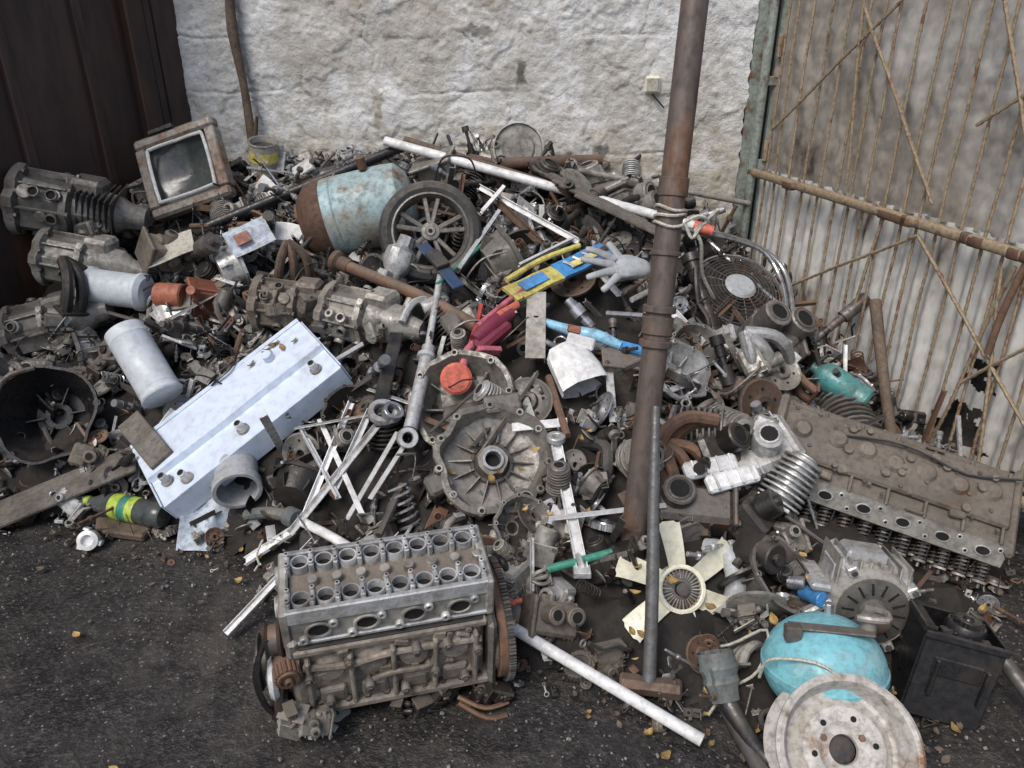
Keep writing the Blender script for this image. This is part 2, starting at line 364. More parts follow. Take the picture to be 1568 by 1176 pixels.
def scat(N,smin,smax,lift,gl=GL,y1=3.95,mn=0):
    k=0
    while k<N:
        x=rr(-2.35,1.6); a=ip(x,Y0)+mn; y=a+(y1-a)*R.random()+rr(-.06,.02)
        if x>1.17+ (3.75-y)*.355-.06: continue
        if x<-1.68-.47*(4.2-y)+.08: continue
        k+=1; s=smin+(smax-smin)*R.random()**1.7; edge=min(1,(y-a+.1)/.35)
        s*=.6+.4*edge
        g=R.choice(gl)
        if y<a+.12 and mn==0: g=R.choice([bracket,conrod,disc,hose,rod,plate,wire,casting,gearp])
        z=h(x,y)+rr(-.3,.35)*s+lift
        for ex,ey,er in EX:
            if (x-ex)**2+(y-ey)**2<er*er: z-=.09; s=min(s,.09); break
        g(pile,Matrix.Translation((x,y,max(z,s*.12)))@rrot(),s)
scat(170,.17,.27,-.02,[casting,casting,casting,finned,disc,shaft,manifold,housing,housing,hose],3.7,.22)
scat(1900,.06,.17,.0)
scat(1500,.035,.09,.03)
for i in range(80):
    x=rr(-1.6,1.0); a=ip(x,Y0); y=rr(a+.3,3.7); d=V((rr(-1,1),rr(-1,1),0)).normalized()*rr(.12,.35)
    p=V((x,y,h(x,y)+rr(.03,.09))); q=V((x+d.x,y+d.y,h(x+d.x,max(y+d.y,ip(x+d.x,Y0)))+rr(.03,.11)))
    if q.y>3.8 or q.x>1.1: continue
    R.choice([lambda:pile.tube(R.choice(['rust','iron','steel','alu','black']),[p,q],rr(.004,.013),8),lambda:pile.angle(R.choice(['white','alu','alud','rust','iron']),p,q,rr(.012,.028)),lambda:pile.flat(R.choice(['iron','alu','rust','white']),p,q,rr(.015,.035))])()
pile.done()
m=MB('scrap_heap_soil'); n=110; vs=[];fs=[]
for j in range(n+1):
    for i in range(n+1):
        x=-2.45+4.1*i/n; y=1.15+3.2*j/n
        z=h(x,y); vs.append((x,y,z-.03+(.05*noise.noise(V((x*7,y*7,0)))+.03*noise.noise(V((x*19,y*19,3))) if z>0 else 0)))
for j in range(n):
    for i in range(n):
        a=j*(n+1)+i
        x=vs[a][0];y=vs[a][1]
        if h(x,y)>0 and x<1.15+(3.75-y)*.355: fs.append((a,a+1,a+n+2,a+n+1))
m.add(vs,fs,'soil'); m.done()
# ------------------------------------------------ setting
def node_mat(name):
    mm=bpy.data.materials.new(name); mm.use_nodes=True; return mm,mm.node_tree,mm.node_tree.nodes['Principled BSDF']
def NZ(N,vec,s,d=5,ro=.6,dist=0):
    x=N.nodes.new('ShaderNodeTexNoise'); x.inputs['Scale'].default_value=s;x.inputs['Detail'].default_value=d;x.inputs['Roughness'].default_value=ro;x.inputs['Distortion'].default_value=dist
    N.links.new(vec,x.inputs['Vector']); return x.outputs['Fac']
def RP(N,v,st):
    x=N.nodes.new('ShaderNodeValToRGB'); e=x.color_ramp.elements
    while len(e)<len(st): e.new(.5)
    for k,(p,c) in enumerate(st): e[k].position=p; e[k].color=tuple(c)+(1,) if len(c)==3 else c
    N.links.new(v,x.inputs[0]); return x.outputs[0]
def MX(N,f,a,b,bt='MIX'):
    x=N.nodes.new('ShaderNodeMix'); x.data_type='RGBA'; x.blend_type=bt
    for k,q in ((0,f),(6,a),(7,b)):
        if isinstance(q,(int,float)): x.inputs[k].default_value=q
        elif isinstance(q,tuple): x.inputs[k].default_value=q+(1,)
        else: N.links.new(q,x.inputs[k])
    return x.outputs[2]
def MR(v,a,b,c0=0,c1=1):
    x=N.nodes.new('ShaderNodeMapRange'); N.links.new(v,x.inputs[0])
    for k,q in enumerate((a,b,c0,c1)): x.inputs[k+1].default_value=q
    return x.outputs[0]
def MU(a,b,op='MULTIPLY'):
    x=N.nodes.new('ShaderNodeMath'); x.operation=op
    for k,q in enumerate((a,b)):
        if isinstance(q,(int,float)): x.inputs[k].default_value=q
        else: N.links.new(q,x.inputs[k])
    return x.outputs[0]
gm,N,B=node_mat('ground_mat'); g=N.nodes.new('ShaderNodeTexCoord').outputs['Object']
n1=NZ(N,g,1.5,6,.65);n2=NZ(N,g,60,3,.75);n3=NZ(N,g,7,5,.65)
c=RP(N,n1,[(.36,(.014,.013,.013)),(.52,(.028,.025,.023)),(.68,(.085,.072,.061))])
c=MX(N,MR(n3,.45,.62,0,.75),c,(.013,.012,.012))
c=MX(N,MR(n2,.48,.75,0,.6),c,(.12,.105,.09))
vo=N.nodes.new('ShaderNodeTexVoronoi'); vo.inputs['Scale'].default_value=70; N.links.new(g,vo.inputs['Vector'])
sel=RP(N,vo.outputs['Color'],[(.60,(0,0,0)),(.66,(1,1,1))])
c=MX(N,MX(N,1.0,RP(N,vo.outputs['Distance'],[(.16,(1,1,1)),(.24,(0,0,0))]),sel,'MULTIPLY'),c,(.2,.18,.165))
N.links.new(c,B.inputs['Base Color']); N.links.new(RP(N,n3,[(.38,(.8,.8,.8)),(.56,(.42,.42,.42))]),B.inputs['Roughness'])
bp=N.nodes.new('ShaderNodeBump'); bp.inputs['Strength'].default_value=1; bp.inputs['Distance'].default_value=.014
N.links.new(MX(N,.45,n2,n3),bp.inputs['Height']); N.links.new(bp.outputs[0],B.inputs['Normal']); M_['ground']=gm
m=MB('ground')
def gz(x,y):
    return (.012*noise.noise(V((x*3,y*3,0)))+.007*noise.noise(V((x*11,y*11,0)))+.003*noise.noise(V((x*30,y*30,0))) if abs(x)<3 and 0<y<4 else 0)-.01
xs=[-60,-20,-6]+[-3+6*i/240 for i in range(241)]+[6,20,60]; ys=[-60,-20,-5,-1]+[0+4*i/160 for i in range(1,160)]+[4,6,20,60]
vs=[(x,y,gz(x,y)) for y in ys for x in xs]; W=len(xs)
m.add(vs,[(j*W+i,j*W+i+1,j*W+W+i+1,j*W+W+i) for j in range(len(ys)-1) for i in range(W-1)],'ground'); m.done(sharp=180)
# wall
wm,N,B=node_mat('wall_mat'); g=N.nodes.new('ShaderNodeTexCoord').outputs['Object']
n1=NZ(N,g,2.3,7,.7,.3);n2=NZ(N,g,10,6,.72,.3);n3=NZ(N,g,70,3,.7)
sx=N.nodes.new('ShaderNodeSeparateXYZ'); N.links.new(g,sx.inputs[0])
c=RP(N,n1,[(.36,(.38,.355,.315)),(.47,(.54,.53,.50)),(.60,(.70,.705,.70))])
c=MX(N,MR(n2,.50,.66,0,.65),c,(.36,.33,.285))
c=MX(N,MR(n3,.5,.75,0,.4),c,(.33,.30,.26))
up=MU(MR(sx.outputs[2],1.25,1.7),MU(MR(sx.outputs[0],.5,1.1),MR(sx.outputs[0],2.5,1.9)))
c=MX(N,MU(MU(up,MR(n1,.62,.4)),.85),c,(.36,.315,.25))
c=MX(N,MU(MR(sx.outputs[0],.75,.0),.45),c,(.38,.42,.46))
lw=MR(sx.outputs[2],1.3,.95); c=MX(N,MU(MU(lw,MR(n2,.38,.6)),.6),c,(.38,.32,.22))
def spot(px,pz,rx,rz,col,st):
    global c
    wv=N.nodes.new('ShaderNodeVectorMath'); wv.operation='MULTIPLY_ADD'; nz=N.nodes.new('ShaderNodeTexNoise'); nz.inputs['Scale'].default_value=16; nz.inputs['Detail'].default_value=3; N.links.new(g,nz.inputs['Vector']); N.links.new(nz.outputs['Color'],wv.inputs[0]); wv.inputs[1].default_value=(.11,.0,.11); N.links.new(g,wv.inputs[2])
    s2=N.nodes.new('ShaderNodeSeparateXYZ'); N.links.new(wv.outputs[0],s2.inputs[0])
    dx=MU(MU(s2.outputs[0],-(px+.055),'ADD'),1/rx); dz=MU(MU(s2.outputs[2],-(pz+.055),'ADD'),1/rz)
    d=MU(MU(dx,dx),MU(dz,dz),'ADD'); c=MX(N,MU(MR(d,1.3,.3),st),c,col)
spot(1.80,1.37,.03,.06,(.08,.07,.065),.85); spot(1.09,1.19,.03,.11,(.22,.18,.11),.6); spot(1.6,1.55,.10,.02,(.14,.12,.1),.75); spot(2.2,1.02,.03,.05,(.09,.075,.06),.8); spot(1.35,1.42,.06,.02,(.2,.18,.15),.6)
N.links.new(c,B.inputs['Base Color']); B.inputs['Roughness'].default_value=.9
bp=N.nodes.new('ShaderNodeBump'); bp.inputs['Strength'].default_value=1; bp.inputs['Distance'].default_value=.014
N.links.new(MU(n2,MU(n3,.4),'ADD'),bp.inputs['Height']); N.links.new(bp.outputs[0],B.inputs['Normal']); M_['wall']=wm
CR=[[(1.02,1.70),(1.06,1.6),(1.03,1.52),(1.10,1.45),(1.08,1.36),(1.12,1.26)],[(1.72,1.28),(1.76,1.2),(1.74,1.12),(1.78,1.0)],[(2.4,1.7),(2.36,1.55),(2.42,1.42),(2.38,1.3),(2.44,1.17)],[(.35,1.4),(.42,1.34),(.40,1.26),(.5,1.2)],[(1.5,1.55),(1.58,1.5),(1.6,1.42)]]
m=MB('block_wall'); nx,nz=340,270; LX=2.86; vs=[];fs=[]
def sd(u,z,a,b):
    dx,dz=b[0]-a[0],b[1]-a[1]; t=max(0,min(1,((u-a[0])*dx+(z-a[1])*dz)/(dx*dx+dz*dz))); return math.hypot(u-a[0]-t*dx,z-a[1]-t*dz)
def sst(x): x=max(0,min(1,x)); return x*x*(3-2*x)
def wallp(u,z):
    cw=z/.255+.12*noise.noise(V((u*2,z*2,5)))+.035*noise.noise(V((u*14,z*4,5))); row=int(cw//1); fz=cw-row
    cu=u/.46+(.5 if row%2 else 0)+.03*noise.noise(V((u*5,z*5,1)))+.03*noise.noise(V((u*3,z*18,1))); fu=cu-int(cu//1)
    gz_=min(fz,1-fz)*.262; gu=min(fu,1-fu)*.46; e=min(gz_,gu*1.3)
    fade=max(0,min(1,.35+2.4*noise.noise(V((u*1.7+7,z*2.3,2)))))
    d=-.008*max(0,1-e/.010)*fade
    d+=.008*noise.noise(V((u*4,z*4,0)))+.006*noise.noise(V((u*13,z*13,0)))+.004*noise.noise(V((u*36,z*36,0)))
    d+=.004*noise.noise(V((row*7.3,int(cu//1)*3.7,0)))
    d+=.006*sst((noise.noise(V((u*2.6,z*3.1,9)))+.35*noise.noise(V((u*11,z*11,9)))+.18*noise.noise(V((u*30,z*30,9))))*14)
    if z>.9:
        uu=u+.02*noise.noise(V((u*20,z*20,3)))
        for L in CR:
            for a,b in zip(L,L[1:]):
                q=sd(uu,z,a,b)
                if q<.007: d-=.010*(1-q/.007)
    return d
for j in range(nz+1):
    for i in range(nx+1):
        u=LX*i/nx; z=.5+2.0*j/nz
        uu=u
        if i>nx-3: uu=u+.014*noise.noise(V((z*9,0,0)))+.01*noise.noise(V((z*30,0,0)))
        vs.append((uu,-wallp(u,z),z))
W=nx+1
for j in range(nz):
    for i in range(nx): a=j*W+i; fs.append((a,a+1,a+W+1,a+W))
b=len(vs); vs+=[(LX+.0,.2,.5),(LX,.2,2.5),(0,.2,2.5),(0,.2,.5)]
fs.append(tuple([j*W+nx for j in range(nz+1)]+[b+1,b])); fs.append(tuple([nz*W+i for i in range(nx,-1,-1)]+[b+2,b+1])); fs.append((b,b+1,b+2,b+3))
m.add(vs,fs,'wall'); m.box('wall',(LX,.2,.52),T((LX/2,.11,.24)),b=.01); m.done(Fr((-1.745,4.2,0),(2.83,-.4,0),(0,0,1)),sharp=60)
m=MB('metal_door'); D=V((-.425,-.905,0))
X=Fr((-1.70,4.17,0),D,(0,0,1))
for i in range(9):
    m.box('ddoor',(.364,.02,2.5),X@T((.30+i*.37,.0,1.25),(rr(-.4,.4),0,rr(-.8,.8))),b=.004)
for i in range(10): m.box('ddoor',(.045,.03,2.5),X@T((.12+i*.37,.018,1.25)),b=.005)
m.box('ddoor',(.14,.06,2.5),X@T((.02,.01,1.25))); m.box('ddoor',(.10,.05,2.5),X@T((.21,.03,1.25)))
m.done()
GD=V((.335,-.942,0)).normalized(); GX=Fr((1.17,3.75,0),GD,(0,0,1))
m=MB('barred_gate'); LG=3.0
def barn(a,b,r=.0055,mt='gbar'):
    L=(V(b)-V(a)).length; k=max(3,int(L/.016)); w=rr(0,9)
    m.tube(mt,[V(a).lerp(V(b),t/k)+V((.008*noise.noise(V((w,t*.05,0)))+rr(-1,1)*.0008,rr(-1,1)*.0008,0)) for t in range(k+1)],[r*(1.2 if t%2 else .86) for t in range(k+1)],6,GX,sub=1)
x=.07
while x<LG:
    barn((x,-.012,.12+rr(0,.03)),(x+rr(-.02,.02),-.012,2.05+rr(-.05,.1)))
    x+=.092+rr(-.018,.018)
m.box('gbar',(LG+.05,.03,.035),GX@T((LG/2,-.034,.94),(0,.3,0)),b=.006)
for i in range(16): m.box('rust',(rr(.03,.1),.032,.037),GX@T((rr(.05,2.3),-.034,.94+rr(-.002,.002))),b=.006)
m.box('gbar',(LG,.03,.035),GX@T((LG/2,-.03,.16)),b=.006)
m.box('gpost',(.04,.03,2.4),GX@T((.0,-.034,1.2)),b=.006)
def dg(a,b,r=.0065): barn((a[0],-.032,a[1]),(b[0],-.03,b[1]),r)
dg((.25,.42),(1.02,.9));dg((1.02,.9),(2.0,.1));dg((.1,1.15),(.75,1.7));dg((1.05,1.02),(.3,1.95));dg((1.35,1.25),(1.0,1.95));dg((1.75,.9),(1.35,.45));dg((1.9,1.9),(1.5,1.0));dg((1.45,1.95),(1.58,1.25))
dg((1.62,.98),(1.25,1.9));dg((1.3,.2),(1.42,.9));dg((.75,.2),(.84,.92));dg((1.5,.2),(1.38,.88));dg((.62,1.0),(.5,1.95));dg((1.15,1.3),(1.75,1.75))
m.tube('rust',[(1.46,-.035,.93),(1.44,-.05,.75),(1.43,-.05,.60)],.012,8,GX)
def gw(x,y):
    f=noise.noise(V((x*9+2*noise.noise(V((x*2,y*2,0))),y*3.2,4)))
    return .03*noise.noise(V((x*2.2,y*2.2,0)))+.024*abs(f)+.012*abs(noise.noise(V((x*19,y*11,8))))+.004*noise.noise(V((x*40,y*40,8)))-.03
m.sheet('gtop',LG,.75,gw,200,60,.003,GX@T((LG/2,.012,1.325),(90,0,0)))
def cw(x,y): return .011*sin(x*2*pi/.072+.5*noise.noise(V((x*2,y*2,0))))+.012*noise.noise(V((x*3,y*3,0)))+.003*noise.noise(V((x*20,y*20,0)))
def sk(x,y):
    X_=x+LG/2; z=y+.52
    for (cx,cz,rx,rz) in ((1.37,.475,.07,.05),(1.33,.24,.10,.09),(1.62,.16,.10,.05),(2.3,.3,.1,.1)):
        q=((X_-cx)/rx)**2+((z-cz)/rz)**2
        if q<1+1.6*noise.noise(V((X_*22,z*22,0)))+.5*noise.noise(V((X_*60,z*60,0))): return True
    return z<.10+.04*noise.noise(V((X_*6,0,0)))
m.sheet('corr',LG,.88,cw,420,130,.0015,GX@T((LG/2,.03,.52),(90,0,0)),skip=sk)
m.done(sharp=50)
m=MB('gate_post_and_gap_backing'); m.angle('gpost',(1.135,3.80,0),(1.135,3.80,2.5),.045,.006,90); m.box('gpost',(.03,.03,2.5),T((1.20,3.77,1.25)),b=.004)
m.box('gpost',(.12,.012,.05),T((1.18,3.74,.98)),b=.003); m.box('gpost',(.10,.02,.04),T((1.17,3.74,1.35)),b=.003)
for z in (.5,1.0,1.45): m.cyl('gbar',.012,.09,T((1.185,3.725,z)),n=10)
m.box('black',(.14,.03,2.5),T((1.17,3.97,1.25)),b=.004); m.done()  # black panel added behind the post, painted shade for the gap
m=MB('added_backing_boards')  # boards added behind the gate to make the sheet's openings look dark
for i in range(6): m.box('woodg',(.35,.02,.95),Fr((1.17,3.75,0),GD,(0,0,1))@T((.55+i*.355,.22,.48),(-6,0,rr(-2,2))))
m.done()
m=MB('dry_branch'); m.tube('wood',[(-1.30,4.03,.85),(-1.315,4.06,1.05),(-1.325,4.08,1.3),(-1.345,4.09,1.55),(-1.335,4.10,1.8),(-1.36,4.1,2.1)],[.019,.024,.019,.026,.02,.022],9)
m.tube('wood',[(-1.30,4.02,1.0),(-1.27,4.0,1.1),(-1.25,3.98,1.17)],[.014,.011,.008],7); m.done(sharp=60)
m=MB('junction_box'); X=Fr((.655,3.85,1.325),(2.83,-.4,0),(0,0,1)); m.box('cream',(.07,.045,.075),X,b=.008); m.box('rope',(.055,.01,.06),X@T((0,-.026,0)),b=.003); m.tube('black',[X@V((.0,-.02,-.04)),X@V((.03,-.02,-.07)),X@V((.06,-.02,-.1))],.004,6); m.done()
m=MB('rusty_pole'); a=V((.34,1.80,0)); b=V((.53,2.42,2.35))
def lp(t,a=a,b=b): return a.lerp(b,t)
Lp=(b-a).length
m.lathe('pole',[(.036,0),(.037,Lp*.2),(.0365,Lp*.37),(.036,Lp*.375),(.0365,Lp*.6),(.036,Lp*.8),(.0365,Lp)],A(a,b),22,wob=.05)
for t,hh,r in ((.35,.05,.043),(.375,.02,.047),(.335,.02,.046),(.505,.05,.041),(.44,.012,.042)): m.ring('pole',r,.03,hh,A(lp(t),b),22)
m.done()
m=MB('rope')
for k in range(3):
    X=A(lp(.475+.008*k),b)@T((0,0,0),(rr(-10,10),rr(-10,10),0)); m.tube('rope',[X@V((.042*cos(t*pi/8),.042*sin(t*pi/8),.004*sin(t))) for t in range(17)],.0045,6,sub=1,cap=False)
c0=lp(.48)+V((.035,-.035,0))
m.tube('rope',[c0,c0+V((.03,-.01,.02)),c0+V((.06,0,.005)),c0+V((.03,.0,-.02)),c0+V((.05,.0,-.06)),c0+V((.075,.05,-.16)),c0+V((.13,.10,-.25)),c0+V((.14,.2,-.26))],.005,6)
m.tube('rope',[c0,c0+V((.02,-.01,-.04)),c0+V((.045,0,-.01)),c0+V((.09,.02,.03)),c0+V((.085,.03,.0))],.0045,6)
m.done()
# ------------------------------------------------ foreground engine block
m=MB('engine_block')
cb='tan'
m.box(cb,(.42,.19,.20),T((0,0,.165)),b=.012)
m.box(cb,(.44,.235,.022),T((0,0,.075)),b=.005)
m.box(cb,(.43,.21,.018),T((0,0,.268)),b=.004)
m.box('grease',(.41,.20,.006),T((0,0,.28)),b=.002)
for i in range(5):
    x=-.19+i*.094
    m.box(cb,(.012,.03,.17),T((x,-.103,.165),(0,rr(-4,4),0)),b=.004)
    if i<4:
        m.lathe(cb,[(.0,.014),(.03,.012),(.042,.0)],T((x+.047,-.094,.20),(90,0,0)),18)
        m.box(cb,(.06,.014,.05),T((x+.047,-.1,.115)),b=.005)
        m.box('castblk',(.05,.006,.035),T((x+.047,-.106,.115)),b=.002)
for i in range(26):
    m.box(R.choice([cb,'castblk']),(rr(.008,.035),rr(.01,.02),rr(.008,.03)),T((rr(-.2,.2),-.1,rr(.1,.26)),(0,rr(-30,30),0)),b=.003)
for x,z in ((-.15,.11),(-.06,.14),(.02,.105),(.09,.15),(.16,.11),(.19,.2),(-.19,.2),(.05,.235),(-.1,.235),(.12,.235)): 
    m.cyl('cast',.011,.026,T((x,-.1,z),(90,0,0)),n=12); m.bolt('iron',.008,T((x,-.125,z),(90,0,0)))
m.tube(cb,[(-.2,-.105,.225),(-.1,-.108,.215),(0,-.106,.228),(.2,-.105,.22)],.009,8)
m.tube('castblk',[(-.05,-.108,.15),(.0,-.115,.17),(.08,-.11,.165),(.1,-.105,.24)],.007,8)
m.box(cb,(.05,.05,.08),T((-.205,-.09,.14),(0,0,20)),b=.008)
for i in range(5): 
    m.box('grease',(.025,.14,.07),T((-.19+i*.092,0,.035)),b=.008)
    m.cyl('iron',.045,.03,T((-.16+i*.085,0,.045),(0,90,0)),n=16)
for i in range(10): m.bolt('iron',.008,T((-.2+i*.044,-.105,.087)))
m.box('alud',(.435,.175,.085),T((0,.0,.325)),b=.006)
m.box('alu',(.44,.185,.012),T((0,0,.29)),b=.003)
for i in range(4):
    X=T((-.155+i*.103,-.088,.325),(90,0,0))@Matrix.Diagonal((1.15,.95,1,1)); m.hole('alud',.02,X,20,hh=.006,w=.006)
    for q in(-.03,.03): m.hole('alu',.005,T((-.155+i*.103+q*1.1,-.088,.322+q*.7),(90,0,0)),10,hh=.01,w=.006)
m.box('alu',(.44,.014,.04),T((0,-.085,.372)),b=.003); m.box('alu',(.44,.014,.04),T((0,.085,.372)),b=.003)
m.box('castblk',(.42,.155,.006),T((0,0,.37)),b=.001)
for i in range(8):
    x=-.185+i*.053
    for y in(-.056,.05):
        m.hole('alu',.0175,T((x,y,.372)),18,hh=.022,w=.005)
    m.cyl('alud',.012,.02,T((x+.026,0,.37)),n=12)
for i in range(9):
    x=-.212+i*.053
    for y in(-.056,.05):
        m.box('alu',(.012,.045,.034),T((x,y,.386),(rr(-3,3),0,rr(-4,4))),b=.003)
        for q in(-.015,.015): m.cyl('alu',.006,.010,T((x,y+q,.400)),n=10); m.lathe('hole',[(.003,.0125),(0,.0125)],T((x,y+q,.398)),8)
m.box('alud',(.02,.185,.11),T((.222,0,.335)),b=.004); m.box('alud',(.02,.185,.11),T((-.222,0,.335)),b=.004)
m.hole('alu',.018,T((-.232,-.04,.36),(0,-90,0)),14); m.hole('alu',.018,T((-.232,.045,.36),(0,-90,0)),14)
FW=T((.225,0,.15),(0,90,0)); m.box('cast',(.26,.25,.02),FW@T((0,0,.0)),b=.01)
m.gear('iron',.15,.016,100,FW@T((0,0,.035)),d=.035,hub=.25); m.cyl('rust',.138,.022,FW@T((0,0,.016)),n=32); m.cyl('tan',.12,.02,FW@T((0,0,.008)),n=32)
for k in range(8): m.bolt('iron',.007,FW@T((.05*cos(k*pi/4),.05*sin(k*pi/4),.05)))
PW=T((-.215,0,.14),(0,-90,0)); m.box('alud',(.27,.2,.03),PW@T((.03,0,0)),b=.01)
m.lathe('grease',[(0,.03),(.05,.03),(.065,.032),(.055,.04),(.055,.052),(.065,.06),(.065,.065),(.055,.07),(.055,.08),(.066,.086),(.066,.09),(.03,.085),(.025,.10),(0,.10)],PW,26)
m.lathe('iron',[(0,.02),(.034,.02),(.042,.024),(.034,.032),(.034,.05),(.042,.056),(.02,.06),(0,.06)],PW@T((.13,-.05,0)),22)
m.lathe('rust',[(0,.02),(.03,.02),(.032,.07),(.025,.075),(0,.075)],PW@T((.08,-.09,-.03)),20)
m.gear('rust',.03,.03,18,T((-.235,-.10,.23),(90,0,10)),d=.12)
m.lathe('alu',[(0,.02),(.045,.02),(.052,.03),(.045,.04),(0,.05)],PW@T((.04,-.08,.02)),22)
m.lathe('grease',[(0,.02),(.035,.02),(.04,.05),(.03,.06),(0,.06)],PW@T((-.06,-.08,.01)),20)
m.tube('black',[(-.27,-.07,.3),(-.3,-.1,.22),(-.29,-.11,.12),(-.26,-.09,.05),(-.28,-.02,.03)],.007,7)
m.tube('iron',[(-.25,-.1,.2),(-.26,-.13,.12),(-.22,-.14,.05),(-.17,-.12,.03)],.009,7)
for k in range(12): casting(m,T((-.21+rr(-.06,.07),-.09+rr(-.06,.02),rr(.02,.13)),(rr(0,360),rr(0,360),0)),rr(.05,.08))
for k in range(9): casting(m,T((.1+rr(-.12,.15),-.11+rr(-.03,.03),rr(.02,.05)),(rr(0,360),rr(0,360),0)),rr(.05,.07),'grease')
m.tube('rust',[(.14,-.13,.05),(.2,-.16,.03),(.26,-.15,.02)],.006,6);m.tube('rust',[(.14,-.14,.04),(.2,-.18,.02),(.25,-.18,.015)],.006,6)
m.done(T((-.325,1.56,.0),(8,0,14),1.09))
# ------------------------------------------------ right cylinder head
m=MB('cylinder_head'); L_=.74
m.box('castblk',(L_,.27,.11),T((0,0,-.05)),b=.012)
m.box('castblk',(L_*.96,.17,.03),T((0,.02,.012)),b=.008)
for i in range(7):
    m.lathe('castblk',[(0,.03),(.022,.028),(.032,.018),(.034,.0)],T((-.3+i*.1+rr(-.012,.012),.03+rr(-.01,.01),.01)),16)
    m.box('castblk',(.010,.24,.022),T((-.35+i*.115,0,.01)),b=.004)
for i in range(22): m.bolt('iron',.007,T((rr(-.35,.35),rr(-.1,.1),.026)))
for i in range(16): m.cyl('castblk',rr(.008,.016),.016,T((rr(-.34,.34),rr(-.07,.11),.024)),n=12)
for i in range(20): m.box('castblk',(rr(.01,.06),rr(.01,.03),.02),T((rr(-.34,.34),rr(-.11,.12),.018),(0,0,rr(-20,20))),b=.004)
X=T((0,-.140,-.014),(38,0,0)); m.box('alud',(L_,.075,.018),X,b=.004)
for i in range(6):
    m.hole('alu',.017,X@T((-.30+i*.12,0,.009))@Matrix.Diagonal((1.2,.8,1,1)),18,hh=.004,w=.004)
    for q in(-.045,.045): m.hole('alu',.005,X@T((-.30+i*.12+q,.018 if q>0 else -.018,.009)),10,hh=.003,w=.004)
for i in range(12):
    x=-.33+i*.06
    for y,z in((-.165,-.055),(-.14,-.10)):
        Y=T((x+rr(-.004,.004),y,z),(105,0,0)); m.helix('iron',.017,.06,5,.0035,Y,5); m.cyl('black',.011,.06,Y,n=10); m.cyl('alud',.020,.008,Y@T((0,0,.056)),n=14); m.cyl('iron',.006,.02,Y@T((0,0,.06)),n=8)
    m.cyl('black',.006,.09,T((x+.03,-.14,-.07),(115,rr(-8,8),0)),n=8)
m.box('black',(L_*.97,.08,.14),T((0,-.12,-.10)),b=.004)
m.cyl('iron',.014,L_*.98,T((-L_/2,-.215,-.145),(0,90,0)),n=12)
for i in range(12): m.cyl('grease',.026,.016,T((-.34+i*.06,-.213,-.147),(0,90,0)),n=16)
m.box('castblk',(.03,.29,.15),T((L_/2,0,-.06)),b=.01); m.box('castblk',(.03,.29,.13),T((-L_/2,0,-.05)),b=.01)
m.tube('rubber',[(-.2,.05,.03),(.0,.08,.05),(.2,.06,.035),(.36,.1,.04)],.005,6)
m.done(Fr((1.20,2.07,.33),(.66,-.20,-.16),(-.25,-.55,.78)))
m=MB('sledgehammer'); m.tube('dsteel',[(.362,1.49,.05),(.374,1.61,.25),(.382,1.74,.46),(.392,1.87,.67)],[.0185,.018,.016,.012],14)
X=A((.285,1.50,.035),(.445,1.475,.035)); m.lathe('brown',[(0,0),(.024,0),(.029,.006),(.029,.05),(.026,.055),(.026,.105),(.029,.11),(.029,.156),(.024,.162),(0,.162)],X@T((0,0,0),(0,0,22)),8); m.done()
m=MB('white_pipe'); m.pipe('white',(-.03,1.66,.10),(.47,1.33,.022),.0165,14); m.done()
m=MB('plastic_connector'); m.box('coral',(.03,.02,.025),T((-.01,1.70,.13),(20,30,10))); m.cyl('coral',.008,.03,T((.0,1.70,.13),(0,90,20)),n=10); m.done()
m=MB('cooling_fan')
for k in range(6):
    a=k*2*pi/6+.45
    def fb(x,y,a=a):
        t=(y+.065)/.13; r=.06+(y+.065)*1.0; w=x*(1+.3*t)+.01*t*t; z=.012+x*.5-.004*cos(x*60)
        if t>.9 and abs(x)>.02: r-=.006
        return (r*cos(a)-w*sin(a),r*sin(a)+w*cos(a),z)
    m.sheet('cream',.056,.13,fb,8,10,.003)
m.lathe('cream',[(.062,-.012),(.068,-.01),(.068,.03),(.06,.032),(.056,.03),(.054,-.01)],None,28)
m.lathe('iron',[(0,.0),(.056,.0),(.056,.012),(.04,.02),(.02,.022),(.018,.04),(0,.042)],None,28)
for k in range(30): a=k*2*pi/30; m.box('alud',(.026,.003,.012),T((.042*cos(a),.042*sin(a),.02),(0,0,math.degrees(a))))
m.done(Fr((.475,1.72,.165),(1,.15,.1),(.10,-.72,.55)))
m=MB('gas_cylinder'); pr=[(0,-.13)]+[(.15*cos(t),.125*sin(t)) for t in [rd(-85+q*10) for q in range(9)]]+[(.153,-.008),(.153,.008)]+[(.15*cos(t),.125*sin(t)) for t in [rd(5+q*10) for q in range(9)]]+[(0,.125)]
m.lathe('turq',pr,None,36); m.box('iron',(.20,.03,.006),T((.0,-.04,.122),(8,0,-8)),b=.002); m.box('iron',(.04,.03,.04),T((-.09,-.04,.11))); m.cyl('alud',.02,.05,T((.09,-.03,.11)),n=14); m.tube('alud',[(.09,-.03,.15),(.06,-.05,.16),(.12,-.06,.16),(.13,-.02,.16),(.09,0,.16)],.009,8)
m.cyl('steel',.012,.03,T((.02,.05,.115)),n=8)
m.done(Fr((.79,1.45,.15),(1,-.1,.05),(-.15,.25,.95)))
m=MB('electrical_cable')
m.tube('rope',[(.62,1.42,.14),(.63,1.40,.22),(.72,1.36,.25),(.80,1.33,.22),(.88,1.36,.2)],.004,6); m.tube('rope',[(.40,1.62,.05),(.5,1.58,.08),(.58,1.55,.12),(.66,1.52,.2),(.64,1.48,.1),(.56,1.46,.05),(.5,1.4,.03)],.004,6); m.done()
m=MB('steel_wheel_rim')
